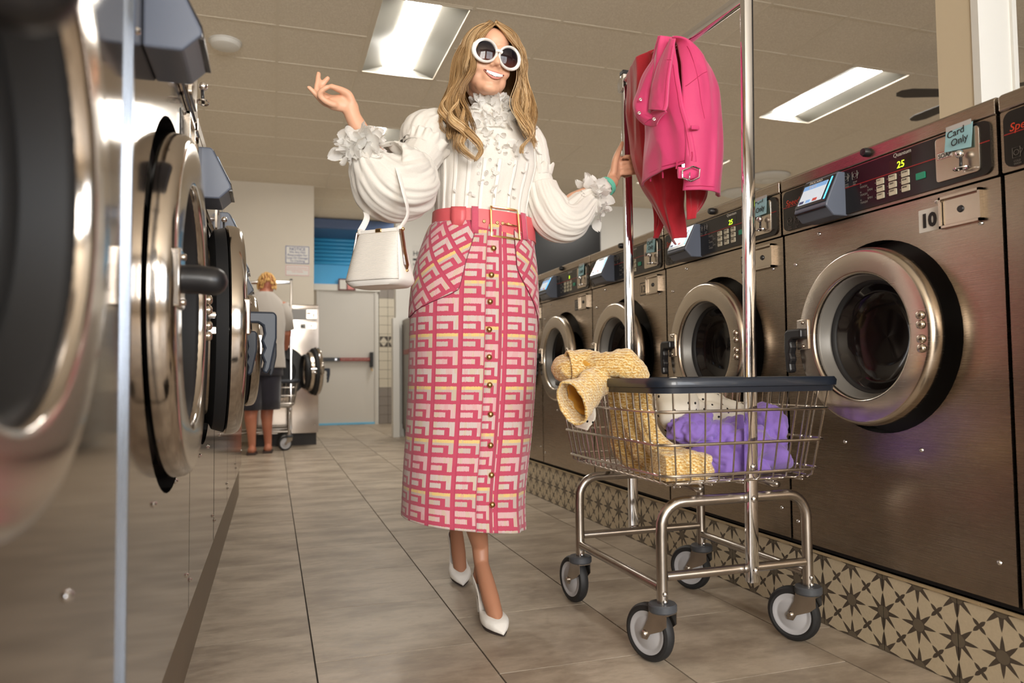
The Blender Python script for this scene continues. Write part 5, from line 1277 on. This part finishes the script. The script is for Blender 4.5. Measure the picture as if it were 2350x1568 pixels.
def petals(points, meshes, s0, s1, parent):
    for p, nrm in points:
        o = bpy.data.objects.new('petal', pr_.choice(meshes)); link(o, parent)
        z = Vector(nrm).normalized(); y = Vector((pr_.gauss(0, 1), pr_.gauss(0, 1), pr_.gauss(0, 1))); y = (y - z * y.dot(z)).normalized(); y = (y + z * pr_.uniform(.1, .9)).normalized(); x = y.cross(z).normalized(); z2 = x.cross(y)
        s = pr_.uniform(s0, s1); mt = Matrix((x, y, z2)).transposed().to_4x4() @ Matrix.Scale(s, 4); mt.translation = Vector(p) - O; o.matrix_local = mt
def around(path, r, n, half=False):
    out = []; P = [Vector(p) for p in path]
    for i in range(n):
        t = pr_.random() * (len(P) - 1); k = min(int(t), len(P) - 2); c = P[k].lerp(P[k + 1], t - k); ax = (P[k + 1] - P[k]).normalized()
        d = Vector((pr_.gauss(0, 1), pr_.gauss(0, 1), pr_.gauss(0, 1))); d = d - ax * d.dot(ax)
        if d.y > .3: d.y *= -1
        d.normalize(); out.append((c + d * r, d))
    return out
petals(around([W(838, 362, 2.045), W(830, 335, 2.045), W(826, 310, 2.045)], .036, 62), PET, .9, 1.35, blouse)
petals(around([W(800, 340, 2.03), W(815, 365, 2.03)], .020, 18), PET, .8, 1.2, blouse)
petals(around([W(1342, 455, 2.19), W(1356, 449, 2.20), W(1370, 443, 2.21)], .030, 50), PET, .8, 1.25, blouse)
petals(around([W(1362, 492, 2.19), W(1380, 482, 2.20)], .018, 20), PET, .8, 1.2, blouse)
pts = []
for i in range(150):                    # collar and bib
    v = pr_.random() ** 1.3; row = min(58, int(2 + v * 26)); hw = 30 - 14 * v if v < .5 else 30 - 14 * v
    k = int(pr_.gauss(0, 1) * (24 if v < .25 else 13)) % NB; p = Vector(BRINGS[row][k]); c = p - Vector((BRINGS[row][0][0], 2.2, p.z)); pts.append((p + c.normalized() * .004, c))
petals(pts, PETS + PET[2:], .9, 1.35, blouse)
pts = []
for i in range(46):
    row = pr_.randint(26, 42); k = int(pr_.gauss(0, 1) * 9) % NB; p = Vector(BRINGS[row][k]); c = p - Vector((BRINGS[row][0][0], 2.2, p.z)); pts.append((p + c.normalized() * .003, c))
petals(pts, PETS, .5, .8, blouse)
pts = []
for i in range(44):                     # standing ruffle at the throat
    k = i / 44 * 2 * math.pi; c = Vector((math.sin(k), -math.cos(k), .55)); p = W(1127, 236, 2.18) + Vector((math.sin(k) * .050, -math.cos(k) * .048, 0)); pts.append((p, c))
petals(pts, PETS, .9, 1.3, blouse)
# ---------- skirt
SK = [(508, 1000, 1216, .100), (535, 985, 1216, .108), (570, 972, 1218, .122), (620, 956, 1223, .138), (700, 945, 1226, .150), (800, 942, 1224, .155), (900, 939, 1219, .158), (1000, 934, 1211, .162), (1100, 928, 1199, .168), (1150, 926, 1196, .172), (1196, 924, 1198, .176)]
NS, MS = 200, 110
sprof = spline(SK, MS); SKR = []
def sring(i):
    py, l, r, ry = sprof[i]; v = i / (MS - 1); cy = 2.2 + .05 * v * v; a, b = W(l, py, cy), W(r, py, cy)
    def f(t):
        q = 0.0
        if v > .45: q += (v - .45) * (.10 * math.exp(-((t - .62) / .16) ** 2) - .09 * math.exp(-((t - .95) / .16) ** 2) + .03 * math.exp(-((t + .5) / .3) ** 2))
        q += .012 * math.exp(-((abs(t) - .12) / .03) ** 2) * 0
        return q
    n0 = NS
    out = []
    for k in range(n0):
        t = 2 * math.pi * k / n0; t = t if t <= math.pi else t - 2 * math.pi
        s, c = math.sin(t), math.cos(t); e = 2.25; q = (abs(s) ** e + abs(c) ** e) ** (-1 / e) * (1 + f(t)); out.append(((a.x + b.x) / 2 + (b.x - a.x) / 2 * q * s, cy - ry * q * c, (a.z + b.z) / 2 - .028 * v ** 4 * s))
    return out
SKR = [sring(i) for i in range(MS)]
def uvmap(o, n, fn):
    uv = o.data.uv_layers.new(name='UVMap')
    for poly in o.data.polygons:
        ks = [o.data.loops[l].vertex_index % n for l in poly.loop_indices]; wrap = max(ks) - min(ks) > n // 2
        for l in poly.loop_indices:
            i = o.data.loops[l].vertex_index; k = i % n; uv.data[l].uv = fn((k + n if (wrap and k < n // 2) else k) / n, i // n)
CIRC = .98
skirt = wl(MB().loft(SKR)).build('skirt', M['skirt'], wm, sharp=0, solid=.004, fix=False)
uvmap(skirt, NS, lambda k, i: (k * CIRC + .014, (SKR[0][0][2] - SKR[i][0][2])))
skirt['label'] = 'pink midi skirt woven with a pale key motif'
def on_skirt(t, i, off):
    k = (t / (2 * math.pi) * NS) % NS; j = int(k); f = k - j; i = min(max(i, 0), MS - 1.001); r = int(i); g = i - r
    A = Vector(SKR[r][j]).lerp(Vector(SKR[r][(j + 1) % NS]), f); B = Vector(SKR[r + 1][j]).lerp(Vector(SKR[r + 1][(j + 1) % NS]), f); p = A.lerp(B, g)
    c = Vector((p.x - (SKR[r][0][0]), p.y - 2.22, 0)).normalized(); return p + c * off
def strip(rows, name, mat, parent, solid=.003, fix=True): return wl(MB().loft(rows, closed=False)).build(name, M[mat], parent, sharp=0, solid=solid, fix=fix)
# placket with gold buttons
rows = [[on_skirt(t, i, .0035) for t in (-.04, .02, .08, .14, .20)] for i in range(3, MS)]
pk_ = strip(rows, 'placket', 'skirt', skirt, .004, False)
uv = pk_.data.uv_layers.new(name='UVMap')
for lp in pk_.data.loops: uv.data[lp.index].uv = ((lp.vertex_index % 5) * .0145 + .004, (SKR[0][0][2] - SKR[min(MS - 1, lp.vertex_index // 5 + 3)][0][2]) + .02)
for t in (-.045, .205): wl(MB().tube([on_skirt(t, i, .004) for i in range(3, MS, 2)], .0016, 5)).build('seam', M['rose_plain'], skirt)
bme = MB().lathe([(0, .009), (.004, .0085), (.0075, .006), (.009, .002), (.0085, 0), (.006, -.002)], n=20).mesh('button', M['brass_dark'])
def skirt_hit(px, py):
    "point of the skirt front met by the line of sight, found by search"
    best = None
    for i in range(0, MS - 1):
        for t in (-.1, 0, .05, .1, .15):
            p = on_skirt(t, i, 0); q = W(px, py, p.y); d = (p - q).length
            if best is None or d < best[0]: best = (d, p, t, i)
    return best
for px, py in ((1131, 571), (1126, 632), (1123, 693), (1121, 757), (1121, 820), (1122, 884), (1124, 951), (1124, 1022), (1126, 1090), (1128, 1158)):
    d, p, t, i = skirt_hit(px, py); p = W(px, py, p.y); put('button', bme, p + Vector((0, -.006, 0)) - O, skirt, (R_(90), 0, R_(8)))
# hip pockets on the bias
def pocket(tl, tr, i0, i1, curve, mat, name, s):
    rows = []
    for i in range(i0, i1 + 1):
        v = (i - i0) / (i1 - i0); a, b = curve(v); rows.append([on_skirt(a + (b - a) * k / 20, i, .0042) for k in range(21)])
    o = strip(rows, name, mat, skirt, .003, False); u2 = o.data.uv_layers.new(name='UVMap')
    for lp in o.data.loops:
        q = rows[lp.vertex_index // 21][lp.vertex_index % 21]; a, b = curve((lp.vertex_index // 21) / (i1 - i0)); u2.data[lp.index].uv = ((a + (b - a) * (lp.vertex_index % 21) / 20) * .156, SKR[0][0][2] - q.z)
    edge = [r[-1 if s < 0 else 0] for r in rows] + [rows[-1][20 - k if s < 0 else k] for k in range(21)]
    wl(MB().tube(edge, .0017, 6)).build('piping', M['piping'], o)
    return o
pocket(0, 0, 7, 47, lambda v: (-1.75, -.26 - .24 * v * v - 1.0 * (max(0, v - .84) / .16) ** 1.5 - .22 * max(0, .15 - v) * 4), 'skirt_l', 'hip_pocket', -1)
pocket(0, 0, 3, 51, lambda v: (.45 + .04 * v + .85 * (max(0, v - .62) / .38) ** 1.6, 1.75), 'skirt_r', 'hip_pocket', 1)
# ---------- belt
def brow(py, off):
    out = []
    for k in range(96):
        t = 2 * math.pi * k / 96; out.append(on_skirt(t, 0, off))
    return out
def beltring(dz, off):
    tilt = lambda p: -.055 * (p.x - SKR[0][0][0])
    return [Vector((p.x, p.y, p.z + dz + tilt(p) * 1.0)) for p in (on_skirt(2 * math.pi * k / 96, 0, off) for k in range(96))]
belt = wl(MB().loft([beltring(.012, .003), beltring(.012, .008), beltring(-.024, .011), beltring(-.060, .013), beltring(-.060, .008)])).build('belt', M['coral'], wm, sharp=50)
belt['label'] = 'coral leather belt with gold buckle'
def on_belt(t, dz, off):
    p = on_skirt(t, 0, off + .010 + .004 * (-dz / .05)); return Vector((p.x, p.y, p.z + dz - .055 * (p.x - SKR[0][0][0])))
bz = [(-.06, .020), (.46, .020), (.46, -.070), (-.06, -.070)]
path = []
for (t0, d0), (t1, d1) in zip(bz, bz[1:] + bz[:1]):
    for q in range(8): path.append(on_belt(t0 + (t1 - t0) * q / 8, d0 + (d1 - d0) * q / 8, .006))
wl(MB().tube(path, .0034, 6, closed=True)).build('buckle', M['gold'], belt, sharp=40)
wl(MB().tube([on_belt(.18, -.028, .008), on_belt(.40, -.03, .010)], .0022, 6)).build('buckle_prong', M['gold'], belt)
em = MB().lathe([(.002, .001), (.004, .0015), (.0052, 0)], n=14).mesh('eyelet', M['brass_dark'])
for t in (-.18, .06, .16, .27): put('eyelet', em, on_belt(t, -.026, .001) - O, belt, (R_(90), 0, 0))
rows = [[on_belt(t, d, .004) for t in (-.80, -.70, -.60, -.50)] for d in (.014, .0, -.02, -.05)]
rows[-1][0] = on_belt(-.74, -.052, .004); rows[-1][3] = on_belt(-.60, -.058, .004)
strip(rows, 'belt_tip', 'coral', belt, .003)
for t in (-.34, .60):
    wl(MB().loft([[on_belt(t + a, d, .005) for a in (-.06, -.02, .02, .06)] for d in (.016, -.01, -.04, -.066)], closed=False)).build('belt_loop', M['rose_plain'], belt, sharp=0, solid=.004)
# ---------- shoes
def shoe_mesh():
    rows = []; n = 22; Lh = .255
    for i in range(40):
        t = i / 39; y = Lh * (1 - t); s = 1 - t                     # t=0 heel back, t=1 toe tip
        zs = .082 * (1 / (1 + math.exp((t - .42) * 15))) + .006
        wv = spline([(.012,), (.027,), (.0275,), (.027,), (.033,), (.0395,), (.0375,), (.024,), (.0008,)], 101)[int(t * 100)][0]
        hv = spline([(.050,), (.052,), (.040,), (.030,), (.028,), (.034,), (.034,), (.026,), (.004,)], 101)[int(t * 100)][0]
        g = 1.15 if t < .50 else max(0.0, 1.15 * (1 - ((t - .50) / .12)) ** 1.0); row = []
        for k in range(n + 1):
            a = -math.pi + g + (2 * math.pi - 2 * g) * k / n; sx, cz = math.sin(a), -math.cos(a)
            row.append((wv * math.copysign(abs(sx) ** .75, sx), y, zs + hv * .5 * (1 + math.copysign(abs(cz) ** .8, cz)) if cz > 0 else zs + hv * .5 * (1 - abs(cz) ** .5)))
        rows.append(row)
    m = MB().loft(rows, closed=False).mesh('shoe', M['white_leather'])
    import bmesh
    b = bmesh.new(); b.from_mesh(m); bmesh.ops.remove_doubles(b, verts=b.verts, dist=.0004); bmesh.ops.recalc_face_normals(b, faces=b.faces); b.to_mesh(m); b.free(); return m
SH = shoe_mesh()
def shoe(mt):
    o = bpy.data.objects.new('shoe', SH); link(o, wm); md = o.modifiers.new('solid', 'SOLIDIFY'); md.thickness = .0025; md.offset = 0; s2 = o.modifiers.new('sub', 'SUBSURF'); s2.levels = s2.render_levels = 1
    mt = mt.copy(); mt.translation = mt.translation - O; o.matrix_local = mt; o['label'] = 'white pointed high-heeled pump'
    MB().tube([(0, .242, .086), (0, .244, .05), (0, .240, .002)], [.014, .008, .0045], 14).build('heel', M['white_leather'], o)
    sp = []
    for i in range(12, 40):
        t = i / 39; wv = spline([(.012,), (.027,), (.0275,), (.027,), (.031,), (.0365,), (.034,), (.022,), (.003,)], 101)[int(t * 100)][0]; zs = .082 * (1 / (1 + math.exp((t - .42) * 15))) + .004; sp.append([(x * wv * .92, .255 * (1 - t), zs - .0015) for x in (-1, -.5, 0, .5, 1)])
    MB().loft(sp, closed=False).build('sole', plain('dark_sole', (.05, .035, .03), .6) if 'dark_sole' not in bpy.data.materials else bpy.data.materials['dark_sole'], o, solid=.003)
    return o
shoe(mf); shoe(mr)
# ---------- wrist watch strap
a, b = W(1383, 441, 2.222), W(1395, 426, 2.236); ax = Vector((W(1405, 416, 2.245) - W(1385, 432, 2.225))).normalized(); c0 = W(1391, 429, 2.229)
u = ax.orthogonal().normalized(); w = ax.cross(u)
rg = [[c0 + ax * d + (u * math.cos(t) + w * math.sin(t)) * (.0300 + h) for t in [2 * math.pi * k / 40 for k in range(40)]] for d, h in ((-.009, -.002), (-.0085, .0028), (.0085, .0028), (.009, -.002))]
ws_ = wl(MB().loft(rg)).build('wrist_strap', plain('mint_leather', srgb(110, 200, 176), .4, 0, .06, 60), wm, sharp=50, label='mint green watch strap')
MB().tube([W(1379, 415, 2.205) - O, W(1384, 412, 2.205) - O, W(1386, 417, 2.20) - O], .002, 6).build('strap_buckle', M['chrome'], ws_)

# ================================================================== HANDBAG
hbg = empty('handbag', W(873, 660, 2.0), R_(-40), 'white ribbed leather handbag with tortoise frame hanging on the raised arm', 'handbag')
def bring2(z):
    f = min(1, max(0, z / .148)); hw = .092 - .026 * f - .02 * max(0, (.02 - z) / .02) ** 2; hd = .056 * (1 - f) ** .75 + .009 - .012 * max(0, (.02 - z) / .02) ** 2; return hw, hd
rows = []
for i in range(34):
    z = .148 * i / 33; hw, hd = bring2(z); rows.append([(a, b, z) for a, b in [(hw * math.copysign(abs(math.cos(t)) ** .45, math.cos(t)), hd * math.copysign(abs(math.sin(t)) ** .6, math.sin(t))) for t in [2 * math.pi * k / 96 for k in range(96)]]])
def rib_mat():
    t = NT('ribbed_white_leather'); wv = t.n('ShaderNodeTexWave', bands_direction='Z'); t.put(wv.inputs['Vector'], t.coord()); wv.inputs['Scale'].default_value = 95; wv.inputs['Distortion'].default_value = 1.2; wv.inputs['Detail'].default_value = 1
    t.set(Base_Color=t.mix(wv.outputs[1], srgb(214, 206, 196), srgb(240, 236, 230)), Roughness=.45); t.bump(wv.outputs[1], .35, .002); return t.m
MB().loft(rows, caps=True).build('bag_body', M['white_leather'], hbg, sharp=40)
rows2 = []
for i in range(3, 34):
    z = .148 * i / 33; hw, hd = bring2(z); rows2.append([(hw * .93 * math.copysign(abs(u_) ** .9, u_), -hd * (1 - abs(u_) ** 5 * .35) - .0025, z) for u_ in [k / 14 - 1 for k in range(29)]])
MB().loft(rows2, closed=False).build('ribbed_front', rib_mat(), hbg, sharp=0, solid=.002)
fm = MB().loft([[(a, b, z) for a, b in rrect(-.060, .060, -.0095, .0095, .004, 3)] for z in (.146, .158)], caps=True).build('frame_bar', M['white_leather'], hbg, sharp=40)
MB().box(-.06, .06, -.0105, .0105, .1455, .148).build('gold_edge', M['gold'], hbg, smooth=False)
MB().box(-.010, .010, -.012, .012, .148, .160).build('clasp', M['brass_dark'], hbg, bevel=.003)
tort = plain('tortoiseshell', (.10, .035, .010), .15, 0, .6, 60, coat=.5)
for s in (-1, 1):
    MB().tube([(s * .068, -.004, .152), (s * .077, -.006, .10), (s * .086, -.008, .055), (s * .0875, -.008, .042)], [.009, .009, .0105, .003], 10, flat=.5, up=(0, 1, 0)).build('side_frame', tort, hbg)
    MB().ball((s * .088, -.008, .040), .004, 10, 6).build('frame_tip', M['gold'], hbg)
    MB().lathe([(0, .006), (.006, .006), (.010, .003), (.011, 0), (.011, -.005), (0, -.005)], (s * .064, 0, .154), (s, 0, 0), 18).build('hinge_disc', M['white_leather'], hbg)
    MB().ball((s * .070, 0, .154), .0055, 12, 8).build('hinge_cap', M['gold'], hbg)
inv = (Matrix.Translation(hbg.location) @ Matrix.Rotation(R_(-40), 4, 'Z')).inverted()
sp_ = [inv @ W(*p) for p in ((935, 530, 1.985), (936, 490, 1.965), (926, 440, 1.945), (905, 372, 1.99), (880, 360, 2.06), (850, 420, 2.12), (836, 470, 2.10), (842, 500, 2.06), (838, 522, 2.02))]
sp_[0] = Vector((.064, 0, .158)); sp_[-1] = Vector((-.064, 0, .158))
MB().tube(spline([tuple(p) for p in sp_], 60), .0085, 8, flat=.22, up=(0, 1, 0)).build('strap', M['white_leather'], hbg, sharp=40)

# ================================================================== MAN AT THE BACK
mn = empty('person', (-.12, 7.86, 0), 0, 'man in grey t-shirt and dark shorts seen from behind', 'person')
mo = mn.location.copy()
mb_ = MB()
def mch(pts, rad, flat=1.0): mb_.tube(pts, rad, 16, roundcap=True, flat=flat)
hx, hy = -.06, 7.98
mb_.ball((hx, hy, 1.725), (.078, .098, .115), 24, 16); mch([(hx, hy, 1.70), (hx - .03, hy - .08, 1.56)], [.062, .07])
for z, rx, ry, yy in ((1.50, .19, .11, 7.89), (1.38, .21, .13, 7.87), (1.22, .20, .13, 7.85), (1.05, .18, .13, 7.84), (.92, .185, .14, 7.84)): mb_.ball((-.10, yy, z), (rx, ry, .10), 24, 14)
for s in (-1, 1):
    x = -.10 + s * .20; mch([(x, 7.89, 1.48), (x + s * .035, 7.93, 1.22), (x + s * .02, 8.10, 1.08), (x - s * .03, 8.26, 1.10)], [.062, .052, .042, .032])
    for q in range(4): mch([(x - s * .03 - .03 + q * .02, 8.28, 1.10), (x - s * .03 - .03 + q * .02, 8.34, 1.09), (x - s * .03 - .03 + q * .02, 8.36, 1.06)], [.011, .010, .008])
    mch([(x - s * .06, 8.26, 1.11), (x - s * .07, 8.30, 1.12), (x - s * .07, 8.33, 1.115)], [.013, .011, .009])
for lx, ly in ((-.195, 7.80), (-.045, 7.93)):
    mch([(lx - .0, 7.84, .90), (lx, ly + .02, .55), (lx - .01, ly - .02, .36), (lx, ly - .01, .20), (lx + .005, ly, .085)], [.10, .072, .060, .042, .036]); mch([(lx, ly - .05, .045), (lx + .005, ly + .06, .045), (lx + .01, ly + .16, .03)], [.038, .042, .032])
m2 = union(mb_, .009, 4); m2.materials.append(M['skin_man']); m2.transform(Matrix.Translation(-mo)); o2 = bpy.data.objects.new('body', m2); link(o2, mn)
def ml(mb): mb.v = [tuple(Vector(p) - mo) for p in mb.v]; return mb
grey = fabric('grey_tee', srgb(176, 168, 160), .06, 200, .9); navy = fabric('navy_shorts', srgb(40, 38, 50), .1, 200, .9)
TS = [(1.635, .072, .085, 7.93, -.075), (1.60, .12, .10, 7.91, -.085), (1.51, .205, .125, 7.89, -.10), (1.40, .222, .150, 7.88, -.10), (1.25, .215, .155, 7.86, -.10), (1.08, .205, .16, 7.85, -.10), (.95, .215, .17, 7.85, -.10), (.86, .222, .175, 7.85, -.10)]
tp_ = spline(TS, 40)
def rr_(p, sd): return ringpts(p[4], p[3], p[0], p[1], p[2], 90, 2.4, lambda a: .03 * fold((math.sin(a), math.cos(a), p[0] * 2), 2.2, sd))
tee = ml(MB().loft([rr_(p, 121) for p in tp_])).build('t_shirt', grey, mn, sharp=0, solid=.004)
for s in (-1, 1):
    x = -.10 + s * .20; ml(MB().tube([(x - s * .03, 7.89, 1.505), (x + s * .015, 7.90, 1.40), (x + s * .035, 7.93, 1.25)], [.082, .078, .078], 30, caps=False)).build('sleeve', grey, tee, sharp=0, solid=.004)
sh_ = MB()
sh_.loft([ringpts(-.11, 7.85, z, rx, .165, 80, 2.4) for z, rx in ((.93, .20), (.86, .208), (.78, .212))])
for lx, ly in ((-.205, 7.82), (-.03, 7.90)):
    sh_.loft([ringpts(lx + dx, 7.85 + (ly - 7.85) * f, z, rx, .135, 60, 2.3, lambda a: .04 * fold((math.sin(a), math.cos(a), z * 3), 2, 131)) for z, rx, dx, f in ((.82, .108, .0, 0), (.70, .108, 0, .3), (.55, .102, 0, .8), (.44, .100, 0, 1))])
ml(sh_).build('shorts', navy, mn, sharp=0, solid=.006)
hm = MB(); hr = random.Random(5)
for i in range(260):
    th = hr.uniform(0, 1.9); ph = hr.uniform(0, 6.283); d = Vector((math.sin(th) * math.cos(ph), math.sin(th) * math.sin(ph) , math.cos(th)))
    if d.y > .55 and d.z < .4: continue
    p = Vector((hx + d.x * .080, hy + d.y * .10, 1.73 + d.z * .118)); q = p + Vector((d.x * .012, d.y * .012 - .006, -.030)); hm.tube([p, p.lerp(q, .5) + d * .006, q], [.010, .011, .004], 6, flat=.6)
ml(hm).build('hair', plain('sandy_hair', srgb(214, 170, 104), .55, 0, .2, 30), mn, sharp=0, fix=False)
for lx, ly in ((-.195, 7.80), (-.045, 7.93)):
    s = ml(MB().prism([(lx - .045, ly - .10), (lx + .045, ly - .10), (lx + .055, ly + .10), (lx + .03, ly + .19), (lx - .03, ly + .19), (lx - .045, ly + .10)], lambda a, b, d: (a, b, d), .022)).build('sandal', plain('dark_sandal', (.05, .03, .025), .7) if 'dark_sandal' not in bpy.data.materials else bpy.data.materials['dark_sandal'], mn, bevel=.004, smooth=False)
